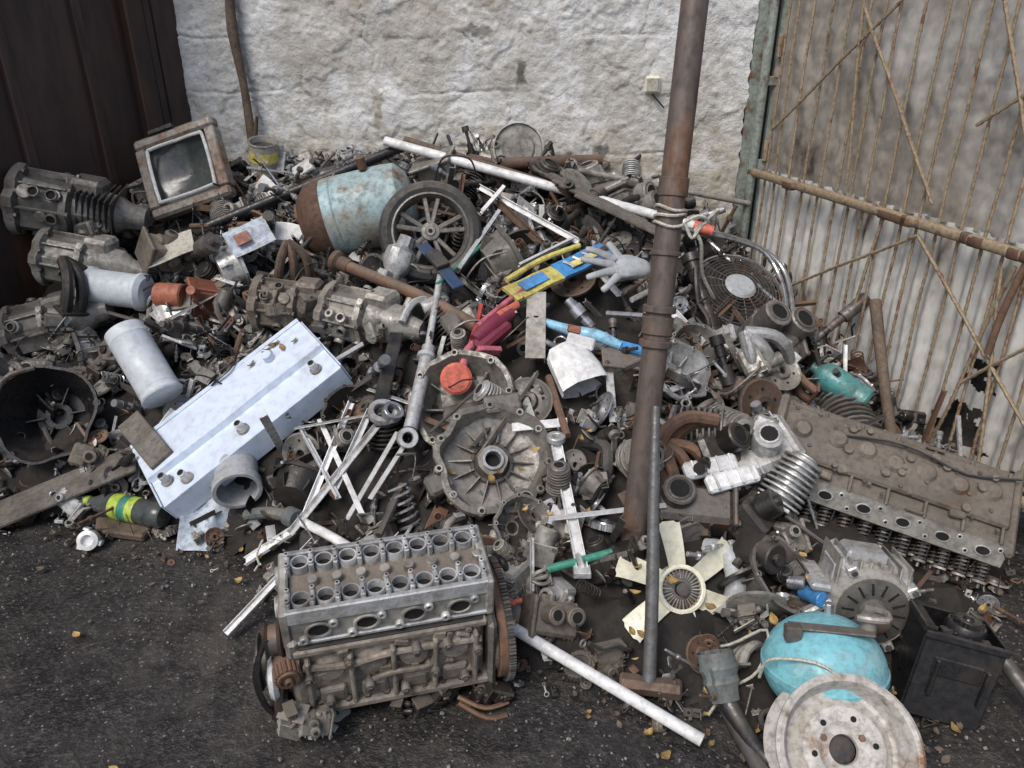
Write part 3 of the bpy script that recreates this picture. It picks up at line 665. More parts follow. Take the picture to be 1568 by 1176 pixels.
m.lathe('rim',[(.157,-.004),(.163,.0),(.163,.006),(.156,.011),(.146,.008),(.138,-.005),(.132,-.035),(.124,-.05),(.115,-.052),(.105,-.045),(.092,-.03),(.078,-.026),(.06,-.028),(.05,-.036),(.04,-.038),(.033,-.036),(.031,-.045)],None,48)
m.lathe('rim',[(.150,.004),(.141,-.05),(.133,-.055),(.133,-.10),(.15,-.11),(.158,-.125)],None,44)
m.lathe('black',[(.033,-.06),(0,-.06)],None,20)
for k in range(6): 
    a=k*pi/3; m.lathe('hole',[(.007,-.0255),(0,-.0255)],T((.070*cos(a),.070*sin(a),.0)),12)
for k in range(3):
    a=k*2*pi/3+.4; m.bolt('rust',.008,T((.05*cos(a),.05*sin(a),-.036)))
m.done(Fr((.755,1.195,.155),(1,.05,.1),(-.12,-.66,.74)))
m=MB('electric_motor')
m.lathe('alud',[(0,0),(.085,0),(.1,.012),(.105,.03),(.105,.14),(.095,.165),(0,.165)],None,26)
m.box('alu',(.19,.15,.12),T((0,.03,.085)),b=.02)
m.lathe('cast',[(.083,.165),(.086,.172),(.07,.178),(.035,.175),(.03,.19),(.014,.19),(.014,.215),(0,.215)],None,26)
m.lathe('brown',[(0,.205),(.024,.205),(.028,.21),(.022,.216),(.028,.222),(.02,.228),(0,.23)],None,20)
for k in range(14): a=k*2*pi/14; m.box('hole',(.03,.006,.004),T((.06*cos(a),.06*sin(a),.176),(0,0,math.degrees(a))))
for k in range(4): a=k*pi/2+.6; m.box('alu',(.03,.025,.17),T((.105*cos(a),.105*sin(a),.08),(0,0,math.degrees(a)))); m.bolt('iron',.008,T((.108*cos(a),.108*sin(a),.165)))
m.box('alu',(.10,.03,.08),T((-.02,.115,.09)),b=.008); m.box('alu',(.05,.02,.15),T((-.12,.03,.08)),b=.006); m.box('alu',(.08,.02,.03),T((-.12,-.02,.15),(0,0,40)),b=.006)
for k in range(8): m.box('alud',(.005,.17,.13),T((-.09+k*.024,.03,.085)),b=.001)
m.done(Fr((.99,1.79,.14),(.97,-.12,-.1),(-.20,-.86,.22))@Matrix.Scale(1.12,4))
m=MB('battery_tray'); bx=lambda sz,l,r=(0,0,0): m.box('black',sz,T(l,r),b=.003)
bx((.19,.15,.006),(0,0,-.12)); bx((.19,.006,.24),(0,-.075,0)); bx((.19,.006,.24),(0,.075,0)); bx((.006,.15,.24),(-.095,0,0)); bx((.006,.15,.24),(.095,0,0))
bx((.17,.13,.01),(0,0,.07)); m.lathe('black',[(0,.145),(.012,.145),(.02,.13),(.045,.13),(.05,.12),(.05,.075)],T((.02,.0,0)),24); m.gear('black',.04,.01,12,T((.02,0,.13)),d=.2)
for k in range(8): bx((rr(.01,.03),rr(.01,.03),.05),(rr(-.08,.08),rr(-.06,.06),.09),(rr(-20,20),rr(-20,20),0))
bx((.20,.012,.02),(0,-.08,.11)); bx((.03,.16,.02),(-.09,0,.12),(0,10,0)); bx((.01,.02,.1),(.07,-.08,.0)); bx((.01,.02,.1),(-.05,-.08,.0)); bx((.12,.008,.05),(0,-.079,.03))
m.done(T((1.13,1.50,.10),(-14,8,-14)))
m=MB('rubber_boot_hose')
for r_ in (.046,.043): m.lathe('boot',[(r_,0),(r_*.98,.03),(r_*1.05,.04),(r_*.9,.06),(r_*.98,.075),(r_*.85,.09),(r_*.8,.12)],A((.525,1.50,.145),(.545,1.42,.05)),22,wob=.22)
m.tube('black',[(.545,1.43,.06),(.57,1.37,.04),(.60,1.29,.03),(.66,1.22,.02)],[.03,.022,.02,.018],12); m.done()
# ------------------------------------------------ bell housing
m=MB('bell_housing')
m.lathe('cast',[(.172,-.01),(.185,.0),(.185,.02),(.165,.022),(.158,.0),(.150,-.03),(.10,-.05),(.06,-.048),(.052,-.03),(.048,-.005),(.034,-.005),(.03,-.05)],None,40,wob=.13)
m.lathe('cast',[(.17,-.01),(.14,-.10),(.08,-.13)],None,30,wob=.13)
m.lathe('hole',[(.032,-.03),(0,-.03)],None,16); m.ring('steel',.036,.025,.03,T((0,0,-.025)),20); m.ring('iron',.07,.058,.012,T((0,0,-.045)),24)
for k in range(14): a=k*2*pi/14; m.box('cast',(.085,.005,.018),T((.105*cos(a),.105*sin(a),-.038),(0,10,math.degrees(a)+rr(-3,3))))
for k in range(11): a=k*2*pi/11+rr(-.08,.08); m.hole('alud',.007,T((.176*cos(a),.176*sin(a),.02)),10,hh=.006,w=.006); m.cyl('cast',.015,.06,T((.178*cos(a),.178*sin(a),-.04)),n=10)
m.box('cast',(.12,.06,.04),T((.03,.19,.0),(0,0,10)),b=.008); m.box('cast',(.08,.07,.05),T((-.17,-.08,-.02),(0,0,30)),b=.01); m.cyl('cast',.035,.05,T((.10,-.13,-.03)),n=18); m.hole('cast',.02,T((.10,-.13,.02)),14)
m.done(Fr((-.06,2.10,.36),(1,.1,-.1),(.18,-.62,.70)))
m=MB('gearbox_casing'); housing(m,T(),.34,'alud'); m.box('alud',(.2,.12,.08),T((0,.05,-.1)),b=.02); m.done(Fr((-.17,2.33,.45),(1,0,.2),(.1,-.75,.75)))
# ------------------------------------------------ heater panel
m=MB('water_heater_panel')
def pan(x,y):
    z=0
    if y<-.03: z=-.022
    if y<-.035: z=-.024
    return z+.002*noise.noise(V((x*5,y*5,0)))+.003*noise.noise(V((x*2,y*2,3)))
m.sheet('whitep',.74,.33,pan,30,44,.004)
m.box('whitep',(.74,.006,.10),T((0,-.170,-.070)),b=.002); m.box('whitep',(.74,.006,.10),T((0,.170,-.050)),b=.002); m.box('whitep',(.006,.33,.09),T((-.375,0,-.06)),b=.002); m.box('whitep',(.006,.33,.09),T((.375,0,-.06)),b=.002)
m.box('whitep',(.74,.02,.006),T((0,.162,.003)),b=.002)
for x,y in((.30,-.10),(-.32,-.08),(-.02,-.11),(-.26,-.13)): m.cyl('alud',.022,.012,T((x,y,-.024)),n=18); m.cyl('white',.014,.04,T((x,y,-.022)),n=14); m.hole('iron',.009,T((x,y,.018)),10,hh=.003,w=.003)
m.cyl('whitep',.02,.03,T((.20,.08,0)),n=16)
HX=Fr((-.985,2.42,.385),(.56,.34,.36),(-.30,-.42,.85)) 
m.box('woodg',(.09,.28,.02),T((-.31,.13,.016),(4,0,6)),b=.003)
m.done(HX)
m=MB('leaf_litter_on_panel')
def leafs(m,P,k,sz=.02,mt='leaf'):
    for _ in range(k):
        x,y,z=P(); s=sz*rr(.5,1.3); q=rr(.1,.5)
        m.sheet(mt,s*.6,s,lambda a,b:(a*max(.1,1-(2*b/s)**2),b,q*abs(a)+q*b*b/s*2),4,5,.0006,Matrix.Translation((x,y,z))@T((0,0,0),(rr(-25,25),rr(-25,25),rr(0,360))))
leafs(m,lambda:tuple(HX@V((rr(.1,.32),rr(.0,.15),.008))),7,.035,'leaf'); m.done()
m=MB('flue_cylinder'); m.lathe('flue',[(0,0),(.075,0),(.078,.006),(.074,.012),(.073,.03),(.075,.034),(.073,.038),(.073,.25),(.076,.256),(.073,.262),(.072,.30),(.0,.302)],A((-1.265,2.50,.38),(-1.46,2.68,.60)),34); m.done()
m=MB('plastic_housing'); m.lathe('black',[(0,-.2),(.09,-.2),(.10,-.18),(.15,-.06),(.17,0),(.178,.0),(.178,.012),(.168,.012),(.145,-.06),(.09,-.17),(0,-.18)],None,32,wob=.12); m.lathe('black',[(.05,-.18),(.05,-.14),(.03,-.14),(.03,-.17)],None,20)
for k in range(6): a=k*pi/3; m.box('black',(.07,.006,.05),T((.08*cos(a),.08*sin(a),-.15),(0,0,math.degrees(a))))
for k in range(5): a=k*1.3; m.cyl('black',.015,.02,T((.18*cos(a),.18*sin(a),-.01)),n=10)
m.tube('iron',[(.0,.17,.01),(-.1,.14,.04),(-.17,.0,.03)],.01,8)
m.done(Fr((-1.70,2.48,.32),(1,.3,.1),(.30,-.75,.50)))
m=MB('filter_canister'); m.lathe('flue',[(0,0),(.055,0),(.075,.02),(.08,.03),(.08,.06),(.072,.07),(.07,.26),(.078,.27),(.078,.285),(.06,.30),(0,.30)],A((-1.78,3.05,.62),(-1.42,2.98,.60)),30); m.cyl('orange',.05,.12,A((-1.44,2.98,.60),(-1.30,2.96,.60)),n=18); m.done()
m=MB('orange_box'); m.box('orange',(.12,.09,.13),T((-1.25,3.0,.56),(10,20,30)),b=.01); m.box('orange',(.13,.10,.02),T((-1.25,3.0,.63),(10,20,30)),b=.006); m.cyl('orange',.02,.05,T((-1.27,2.95,.62),(60,0,0)),n=12); m.done()
m=MB('pvc_pipe_elbow'); P=[(-1.0,2.45,.20),(-.97,2.33,.22),(-.93,2.2,.20)]; m.tube('pvc',P,.072,26,cap=False); m.tube('pvc',P,.066,26,cap=False); m.ring('pvc',.082,.066,.035,A((-.93,2.2,.20),(-.915,2.16,.19)),28); m.lathe('black',[(.066,0),(0,.0)],A((-.96,2.32,.217),(-.93,2.2,.2)),20); m.done()
m=MB('plastic_bottle'); X=A((-1.20,2.20,.07),(-1.50,2.28,.08)); m.lathe('glass',[(0,0),(.04,0),(.045,.01),(.045,.05),(.042,.055),(.045,.06),(.043,.1)],X,22); m.lathe('lime',[(.0445,.1),(.046,.11),(.046,.19),(.0445,.2)],X,22); m.lathe('green',[(.0465,.13),(.0465,.16)],X,22); m.lathe('glass',[(.0445,.2),(.04,.24),(.018,.285),(.015,.30)],X,22); m.cyl('lime',.018,.02,X@T((0,0,.30)),n=14); m.done()
m=MB('wooden_plank'); m.box('woodg',(.62,.14,.016),Fr((-1.63,2.30,.10),(.5,.14,.17),(-.2,-.3,1)),b=.004); m.done()
m=MB('brick_fragment'); m.box('wood',(.17,.07,.03),T((-1.34,2.19,.02),(4,3,-8)),b=.006); m.box('wood',(.08,.06,.025),T((-1.40,2.2,.035),(4,12,20)),b=.006); m.done()
m=MB('small_pump_cap'); X=T((-1.43,2.12,.03),(60,20,0)); m.lathe('white',[(0,-.02),(.03,-.02),(.034,0),(.034,.02),(.02,.025),(.018,.01),(0,.01)],X,20)
for k in range(3): m.box('white',(.02,.016,.03),X@T((.034*cos(k*2.1),.034*sin(k*2.1),0)))
m.done()
m=MB('crumpled_paper'); m.sheet('paper',.16,.20,lambda x,y:.012*noise.noise(V((x*18,y*18,0)))+.008*sin(x*40),12,12,.001,Fr((-1.05,2.17,.07),(1,.2,-.2),(-.1,-.7,.7))); m.done()
# ------------------------------------------------ top-left items
def gearbox(name,M,s,mt,long=1.0,fins=False):
    m=MB(name)
    m.lathe(mt,[(0,0),(s*.30,0),(s*.32,s*.04),(s*.32,s*.1),(s*.26,s*.13),(s*.24,s*.45),(s*.28,s*.47),(s*.28,s*.53),(s*.22,s*.56),(s*.19,s*.9*long),(s*.13,s*.98*long),(s*.10,s*1.15*long),(0,s*1.15*long)],None,24,wob=.22)
    m.box(mt,(s*.5,s*.35,s*.4),T((0,-.05*s,s*.3)),b=s*.04); m.box(mt,(s*.3,s*.5,s*.3),T((.05*s,.02,s*.62)),b=s*.04)
    for k in range(8): a=k*pi/4; m.box(mt,(s*.06,s*.02,s*.42),T((s*.27*cos(a),s*.27*sin(a),s*.3),(0,0,math.degrees(a)))); m.bolt('iron',s*.03,T((s*.29*cos(a),s*.29*sin(a),s*.53))); m.bolt('iron',s*.03,T((s*.29*cos(a+.3),s*.29*sin(a+.3),s*.1)))
    for k in range(6): a=rr(0,6.3); m.cyl(mt,s*rr(.04,.08),s*.12,T((s*.2*cos(a),s*.2*sin(a),rr(.15,.85)*s),(0,90,math.degrees(a))),n=14); m.hole(mt,s*.04,T((s*.32*cos(a),s*.32*sin(a),rr(.2,.5)*s),(0,90,math.degrees(a))),12,hh=.01)
    for k in range(6): casting(m,T((rr(-.2,.2)*s,rr(-.2,.2)*s,rr(.2,.8)*s),(rr(0,360),rr(0,360),0)),s*.28,mt)
    if fins:
        for k in range(7): m.box('grease',(s*.46,s*.42,s*.014),T((0,0,s*(.60+k*.05)),(0,0,k*1.5)),b=s*.004)
    m.tube('black',[(s*.2,-.2*s,s*.1),(s*.35,-.25*s,s*.4),(s*.2,-.3*s,s*.7)],s*.03,8)
    return m.done(M)
gearbox('gearbox',A((-2.12,3.32,.92),(-1.58,3.38,.80)),.46,'cast',fins=True)
gearbox('gearbox',A((-2.0,3.22,.70),(-1.66,3.2,.64)),.38,'alud')
gearbox('gearbox',A((-2.05,2.95,.44),(-1.72,2.98,.52)),.36,'cast')
gearbox('gearbox',A((-1.0,2.86,.62),(-.62,2.83,.58)),.33,'castblk')
gearbox('transmission',A((-.70,2.82,.60),(-.36,2.66,.58)),.36,'alud')
m=MB('oven_door_frame'); X=Fr((-1.50,3.62,.98),(.92,.0,.30),(.18,-.80,.50))
for sx_,sy_,l in((.40,.05,(0,.165)),(.40,.05,(0,-.165))): m.box('stain',(sx_,sy_,.07),T((l[0],l[1],0)),b=.012)
for l in(-.175,.175): m.box('stain',(.05,.28,.07),T((l,0,0)),b=.006)
m.tube('white',[(.14*cx,.125*cy,.035) for cx,cy in ((0,1),(.8,1),(1,.8),(1,-.8),(.8,-1),(-.8,-1),(-1,-.8),(-1,.8),(-.8,1),(0,1))],.008,8)
m.sheet('glass',.30,.28,lambda x,y:-.02-.06*(1-abs(x)/.15)*(1-abs(y)/.14),10,10,.002); m.tube('iron',[(-.20,-.05,.03),(-.25,-.05,.05),(-.25,-.12,.05),(-.2,-.13,.03)],.006,7)
m.box('black',(.12,.02,.02),T((-.05,.2,.03)))
m.done(X)
m=MB('paint_can'); X=A((-1.19,3.80,.93),(-1.17,3.76,1.10)); m.lathe('alud',[(0,0),(.065,0),(.068,.005),(.066,.01),(.066,.15),(.07,.155),(.066,.16),(.06,.158),(.058,.13)],X,26); m.lathe('yellow',[(.0675,.07),(.0675,.12)],X,26); m.lathe('black',[(.059,.13),(0,.13)],X,20); m.done()
m=MB('water_tank'); X=A((-.88,3.32,.80),(-.36,3.36,.92)); m.lathe('tank',[(0,-.03),(.06,-.025),(.12,-.01),(.16,.03),(.172,.07),(.172,.14),(.176,.145),(.172,.15),(.172,.36),(.165,.42),(.12,.46),(.05,.475),(0,.475)],X,40,wob=.03); m.lathe('rust',[(.07,-.026),(.122,-.012),(.162,.028),(.1745,.07),(.1745,.10)],X,40,wob=.03); m.ring('rust',.045,.03,.03,X@T((.05,.03,-.05)),18); m.cyl('rust',.02,.05,X@T((-.03,.175,.3),(-90,0,0)),n=12); m.cyl('brown',.035,.07,A((-.97,3.22,.70),(-.88,3.25,.72)),n=16);m.done()
m=MB('scooter_wheel')
m.lathe('rubber',[(.150,-.035),(.170,-.045),(.192,-.038),(.203,-.022),(.2045,-.006),(.199,-.003),(.199,.003),(.2045,.006),(.203,.022),(.192,.038),(.170,.045),(.150,.035)],None,48)
m.lathe('cast',[(.150,.036),(.153,.04),(.146,.042),(.140,.03),(.134,.008),(.134,-.03),(.15,-.036)],None,48)
m.lathe('cast',[(0,.035),(.018,.035),(.022,.03),(.036,.028),(.04,.015),(.04,-.02),(0,-.02)],None,24); m.lathe('hole',[(.009,.0355),(0,.0355)],None,10)
for k in range(5):
    for q in(-.2,.2):
        a=k*2*pi/5+.3; c_=(.03*cos(a+q*.8),.03*sin(a+q*.8),.015); d_=(.137*cos(a+q),.137*sin(a+q),.018); L=(V(d_)-V(c_)).length; m.box('cast',(.018,.012,L),A(c_,d_,0)@T((0,0,L/2)),b=.003)
m.ring('iron',.07,.058,.004,T((0,0,-.02)),28)
m.done(Fr((-.325,3.04,.84),(1,.08,-.05),(.10,-.85,.42)))
m=MB('fork_joint'); X=A((-.46,2.93,.72),(-.40,3.0,.86)); m.lathe('alu',[(0,-.1),(.03,-.1),(.035,-.02),(.05,0),(.06,.03),(.055,.08),(.03,.1),(.028,.14),(0,.14)],X,20,wob=.2); m.cyl('alud',.03,.06,X@T((0,0,.04),(90,0,0)),n=14); m.box('alu',(.05,.12,.03),X@T((0,0,-.03))); m.done()
def P(name,mt,a,b,r,**k): m=MB(name); m.pipe(mt,a,b,r,**k); return m.done()
m=MB('painted_pipe'); m.pipe('white',(-.58,3.66,1.10),(.80,3.28,.80),.021,14); m.pipe('coral',(.78,3.286,.805),(.86,3.26,.785),.024,14); m.done()
P('metal_tube','black',(-1.34,3.38,.78),(-.50,3.70,1.07),.023)
P('metal_tube','rust',(-1.45,3.45,.76),(-1.0,3.35,.80),.012)
P('metal_tube','brown',(-.50,3.74,1.09),(.26,3.42,.92),.02)
P('metal_tube','brown',(-.05,3.64,1.0),(.42,3.74,1.0),.028)
P('metal_tube','alud',(.30,3.60,.98),(1.14,3.72,.80),.013)
P('metal_tube','rust',(-.1,3.6,.99),(.7,3.55,.80),.012)
P('metal_tube','brown',(-.2,3.7,1.02),(.6,3.66,.86),.018)
P('metal_tube','brown',(1.05,2.55,.30),(1.42,2.3,.15),.02)
P('metal_tube','green',(.10,1.76,.20),(.29,1.80,.23),.012)
P('metal_tube','iron',(.55,1.45,.02),(.60,1.2,.02),.02)
P('metal_tube','iron',(1.28,1.5,.12),(1.34,1.35,.05),.02)
P('metal_tube','green',(-.28,2.75,.72),(-.12,3.0,.80),.008)
m=MB('cable_spool_lid'); m.lathe('alud',[(0,0),(.115,0),(.12,.004),(.12,.02),(.113,.02),(.11,.006),(.08,.004),(.07,.012),(0,.012)],Fr((.03,3.76,1.05),(1,0,0),(.05,-.95,.3)),34); m.done()
m=MB('propeller_shaft'); m.tube('brown',[(-.66,2.98,.72),(-.4,2.80,.68),(-.24,2.68,.645),(-.10,2.58,.60)],[.024,.024,.026,.026],14); m.lathe('brown',[(0,0),(.03,0),(.045,.01),(.045,.03),(.03,.04),(.03,.09),(0,.09)],A((-.72,3.02,.735),(-.64,2.97,.715)),16); m.done()
m=MB('suspension_strut'); m.tube('alu',[(-.27,2.80,.74),(-.30,2.5,.55)],.013,12); m.tube('alu',[(-.295,2.52,.565),(-.335,2.22,.40)],.024,14); m.cyl('alu',.033,.02,A((-.30,2.49,.55),(-.335,2.22,.40)),n=18); m.ring('alu',.035,.018,.03,T((-.345,2.2,.38),(60,0,20)),20); m.ring('alud',.03,.015,.025,T((-.265,2.82,.76),(60,0,20)),18); m.done()
m=MB('suspension_strut'); m.flat('black',(-.42,2.62,.58),(-.45,2.24,.42),.05,.01); m.cyl('alu',.03,.06,T((-.33,2.7,.64),(0,70,20)),n=16); m.tube('alu',[(-.40,2.62,.62),(-.36,2.7,.67),(-.27,2.74,.66),(-.26,2.66,.63)],.014,10); m.ring('alu',.05,.03,.025,T((-.43,2.27,.43),(20,10,0)),24); m.ring('steel',.035,.022,.03,T((-.40,2.25,.44),(20,30,0)),24); m.done()
m=MB('blue_blade'); X=Fr((-.27,2.80,.78),(.16,-.19,-.12),(.3,-.5,.7)); m.box('navy',(.26,.05,.01),X,b=.003); m.box('black',(.09,.06,.02),X@T((-.02,0,.012)),b=.004); m.done()
m=MB('folding_stool_frame')
tr=[((-.74,2.30,.36),(-.42,2.27,.44)),((-.56,2.37,.42),(-.66,2.03,.20)),((-.66,2.33,.38),(-.47,2.0,.22)),((-.42,2.30,.42),(-.70,1.98,.16)),((-.38,2.24,.38),(-.52,2.0,.2)),((-.73,2.31,.35),(-.56,2.05,.24)),((-.5,2.4,.46),(-.3,2.3,.44)),((-.48,2.3,.43),(-.58,2.1,.24)),((-.35,2.2,.36),(-.45,2.04,.25))]
for i,(a,b) in enumerate(tr): (m.angle if i%2 else m.flat)('white' if i%3 else 'alu',a,b,.018)
m.done()
m=MB('aluminium_rail')
for a,b,w in (((-.83,1.70,.012),(-.60,1.98,.16),.022),((-.87,2.02,.015),(-.70,2.04,.13),.03)): m.chan('white',a,b,w,.012,.002,20)
m.done()
m=MB('metal_bracket'); m.chan('white',(.14,2.12,.40),(.20,1.76,.20),.034,.012,.003,0); m.box('alu',(.05,.04,.02),T((.2,1.75,.2))); m.ring('alu',.03,.015,.02,T((.14,2.13,.41))); m.done()
m=MB('metal_bracket'); m.flat('white',(.0,2.2,.42),(.18,2.2,.44),.03,.004,40); m.flat('alu',(.02,2.4,.5),(.07,2.2,.43),.03,.004,40); m.done()
m=MB('white_tube'); m.tube('white',[(-.66,2.0,.19),(-.56,1.93,.19),(-.46,1.87,.17)],.015,12); m.cyl('boot',.032,.05,A((-.72,2.05,.18),(-.66,2.0,.19)),n=18); m.tube('boot',[(-.88,2.12,.13),(-.8,2.08,.17),(-.72,2.05,.18)],.02,10); m.done()
m=MB('white_angle_bar'); m.chan('white',(-.14,3.42,.94),(.27,3.05,.80),.025,.015,.003,60); m.chan('white',(-.03,3.36,.95),(-.12,3.2,.88),.02,.015,.003,60); m.chan('rust',(-.10,3.4,.92),(.12,3.02,.80),.03,.015,.003,60);m.chan('alu',(-.05,3.2,.88),(-.2,2.85,.74),.03,.015,.003,60); m.chan('white',(.25,3.05,.81),(.03,2.85,.76),.02,.01,.003,60); m.done()
m=MB('wood_slats')
for i in range(7): m.box('woodg',(.5,.035,.012),T((.30+i*.03,3.45-i*.045,.93-i*.012),(0,18,-28+rr(-6,6))),b=.002)
m.done()
m=MB('toy_scooter_deck'); X=Fr((.20,2.84,.755),(.36,.30,.075),(-.2,-.55,.8)) 
for (mt,x0,w0) in (('blue',.10,.27),('yellow',-.155,.24)): m.sheet(mt,w0,.085,lambda x,y:.006*cos(y*30)+.006*noise.noise(V((x*12,y*8,0))),16,6,.014,X@T((x0,0,0)))
m.box('blue',(.12,.05,.004),X@T((-.16,.0,.011))); m.box('yellow',(.16,.03,.004),X@T((.1,-.01,.011)))
for i in range(4): m.box('white',(.012,.05,.003),X@T((.02+i*.05,.0,.015),(0,0,20)),b=.001)
m.tube('yellow',[X@V((-.24,.06,.01)),X@V((-.05,.078,.012)),X@V((.14,.065,.01))],.011,8); m.tube('pink',[X@V((-.46,-.05,-.02)),X@V((-.3,-.02,-.005)),X@V((-.15,.0,.0))],.010,8)
m.lathe('black',[(0,-.015),(.035,-.015),(.04,-.008),(.04,.008),(.035,.015),(0,.015)],X@T((.22,0,-.03),(90,0,0)),20)
m.done()
m=MB('toy_scooter_handle'); m.tube('magenta',[(-.13,2.48,.61),(-.07,2.55,.64),(.0,2.60,.67)],[.022,.034,.024],12); m.box('magenta',(.16,.06,.05),Fr((-.07,2.52,.61),(.2,.2,.1),(-.1,-.6,.8)),b=.012); m.lathe('coral',[(0,-.012),(.045,-.014),(.055,-.006),(.055,.006),(.045,.014),(0,.014)],Fr((-.19,2.38,.51),(1,0,0),(-.8,-.55,.2)),24); m.tube('pink',[(-.17,2.40,.52),(-.16,2.46,.57),(-.12,2.50,.60)],.015,10); m.tube('coral',[(-.05,2.56,.67),(.02,2.62,.69)],.014,10); m.tube('red',[(-.16,2.46,.55),(-.12,2.58,.65),(-.11,2.62,.69)],.01,8); m.box('pink',(.09,.02,.03),Fr((-.08,2.46,.58),(.2,.1,-.05),(0,-.5,.8))); m.done()
m=MB('toy_arm'); m.tube('lblue',[(.12,2.60,.63),(.2,2.55,.62),(.3,2.52,.61),(.38,2.5,.58)],[.014,.02,.022,.016],12); m.box('blue',(.14,.04,.02),Fr((.42,2.50,.57),(.15,-.03,-.03),(0,-.5,.8)),b=.006); m.box('orange',(.05,.03,.02),Fr((.22,2.53,.63),(.15,-.03,-.03),(0,-.5,.8)),b=.006);m.box('white',(.1,.05,.02),Fr((.24,2.49,.60),(.15,-.03,-.03),(0,-.5,.8)),b=.006); m.done()
m=MB('plastic_jug'); X=A((.19,2.47,.56),(.26,2.36,.47)); m.lathe('white',[(0,-.03),(.05,-.03),(.07,0),(.078,.08),(.085,.14),(.082,.14),(.072,.08),(.06,0),(0,-.01)],X@Matrix.Diagonal((1.15,.75,1,1)),26,wob=.2); m.done()
m=MB('steel_channel'); m.chan('alud',(.09,2.70,.71),(.08,2.44,.56),.07,.03,.004,180); m.lathe('hole',[(.01,0),(0,0)],T((.085,2.55,.67)),8); m.done()
gm_=bpy.data.meshes.new('work_glove'); vs=[(.09,0,0),(.04,0,0),(0,0,0)]; es=[(0,1),(1,2)]; rad=[.032,.036,.040]
for (bx_,by_,ang,Ls) in ((-.02,.030,128,(.035,.028)),(-.035,.022,160,(.04,.035,.028)),(-.04,.006,178,(.045,.038,.03)),(-.037,-.012,196,(.042,.035,.028)),(-.026,-.028,222,(.035,.028,.02))):
    vs.append((bx_,by_,0)); rad.append(.016); es.append((2,len(vs)-1)); a=rd(ang); x,y,z=bx_,by_,0
    for q,l in enumerate(Ls):
        x+=l*cos(a); y+=l*sin(a); z+=.004-.006*q; vs.append((x,y,z)); rad.append(.0125-.0008*q); es.append((len(vs)-2,len(vs)-1)); a+=rd(rr(-8,8))
gm_.from_pydata(vs,es,[]); go=bpy.data.objects.new('work_glove',gm_); sc.collection.objects.link(go)
sm=go.modifiers.new('s','SKIN')
for i,r in enumerate(rad): d=gm_.skin_vertices[0].data[i]; d.radius=(r,r*.75); d.use_root=(i==0)
ss=go.modifiers.new('u','SUBSURF'); ss.levels=2; ss.render_levels=2; gm_.materials.append(M_['pvc']); sm.use_smooth_shade=True
go.matrix_world=Fr((.43,2.82,.765),(.9,.25,-.15),(-.1,-.75,.6))@Matrix.Scale(1.2,4)
m=MB('fan_grille')
for i in range(9): r=.06+i*.016; m.tube('iron' if i<8 else 'steel',[(r*cos(t*pi/16),r*sin(t*pi/16),.03*(1-(i/9)**2)) for t in range(33)],.002 if i<8 else .006,5,sub=1,cap=False)
for k in range(16): a=k*pi/8; m.tube('iron',[(.05*cos(a),.05*sin(a),.03),(.12*cos(a),.12*sin(a),.02),(.19*cos(a),.19*sin(a),0)],.002,5)
m.lathe('pvc',[(0,.04),(.055,.038),(.065,.03),(.06,.02)],None,24); m.lathe('black',[(.18,-.02),(0,-.02)],None,24); m.done(Fr((.93,3.03,.60),(1,.1,-.1),(-.05,-.50,.85)))
m=MB('chair_frame')
for o_ in (0,.035): m.tube('steel',[(.72,3.30-o_,.80),(.9,3.32-o_,.76),(1.08,3.34-o_,.70),(1.19-o_,3.30-o_,.62),(1.20-o_,3.15-o_,.53),(1.13-o_,2.85,.42)],.011,10)
m.tube('steel',[(.85,3.3,.74),(1.0,3.15,.62),(1.1,3.0,.55)],.009,8); m.done()
m=MB('teal_bottle'); m.lathe('teal',[(0,0),(.045,0),(.055,.01),(.055,.05),(.053,.055),(.055,.06),(.055,.16),(.045,.19),(.02,.21),(.02,.23),(0,.23)],A((1.28,2.48,.36),(1.06,2.66,.48)),26); m.done()
m=MB('wooden_post'); m.tube('wood',[(1.37,2.28,.10),(1.40,2.6,.36),(1.44,2.90,.60)],[.022,.02,.023],10); m.done(sharp=50)
def part(name,fn,l,r,s,mt=None):
    m=MB(name); fn(m,Matrix(),s,mt); return m.done(T(l,r))
part('motorcycle_engine',casting,(.95,2.64,.54),(30,20,10),.24,'cast')
part('motorcycle_engine',casting,(.86,2.50,.50),(50,40,60),.16,'alud')
part('brake_drum',disc,(.84,2.30,.44),(50,40,0),.20,'brown')
part('brake_drum',disc,(.96,2.50,.48),(40,10,0),.15,'alud')
part('finned_cylinder',finned,(.52,2.20,.42),(20,80,0),.20,'cast')
part('finned_cylinder',finned,(.38,2.12,.35),(50,30,0),.17,'alud')
part('finned_cylinder',finned,(.66,2.24,.42),(60,60,0),.17,'alud')
part('cylinder_casting',casting,(.66,2.10,.38),(40,10,30),.2,'grease')
part('cylinder_casting',casting,(.55,1.94,.28),(30,0,-10),.22,'iron')
part('cylinder_casting',casting,(.72,1.92,.27),(40,10,60),.18,'grease')
part('cylinder_casting',casting,(.80,1.88,.22),(30,10,10),.15,'alud')
part('gear_housing',casting,(-1.45,3.2,.70),(20,20,40),.22,'castblk')
part('gear_housing',casting,(-.2,2.62,.58),(20,60,40),.16,'cast')
part('water_pump',casting,(.11,1.68,.09),(50,20,10),.16,'castblk')
part('water_pump',casting,(.02,1.80,.12),(50,80,10),.14,'alud')
part('crank_pulley',disc,(.68,1.62,.07),(25,-15,0),.11,'alud')
part('crank_pulley',disc,(.05,2.30,.46),(40,-15,0),.18,'iron')
part('crank_pulley',disc,(.24,2.90,.68),(20,-15,0),.18,'brown')
part('exhaust_manifold',manifold,(-.92,2.92,.66),(50,0,30),.20,'brown')
part('exhaust_manifold',manifold,(-1.75,2.85,.58),(40,20,80),.26,'grease')
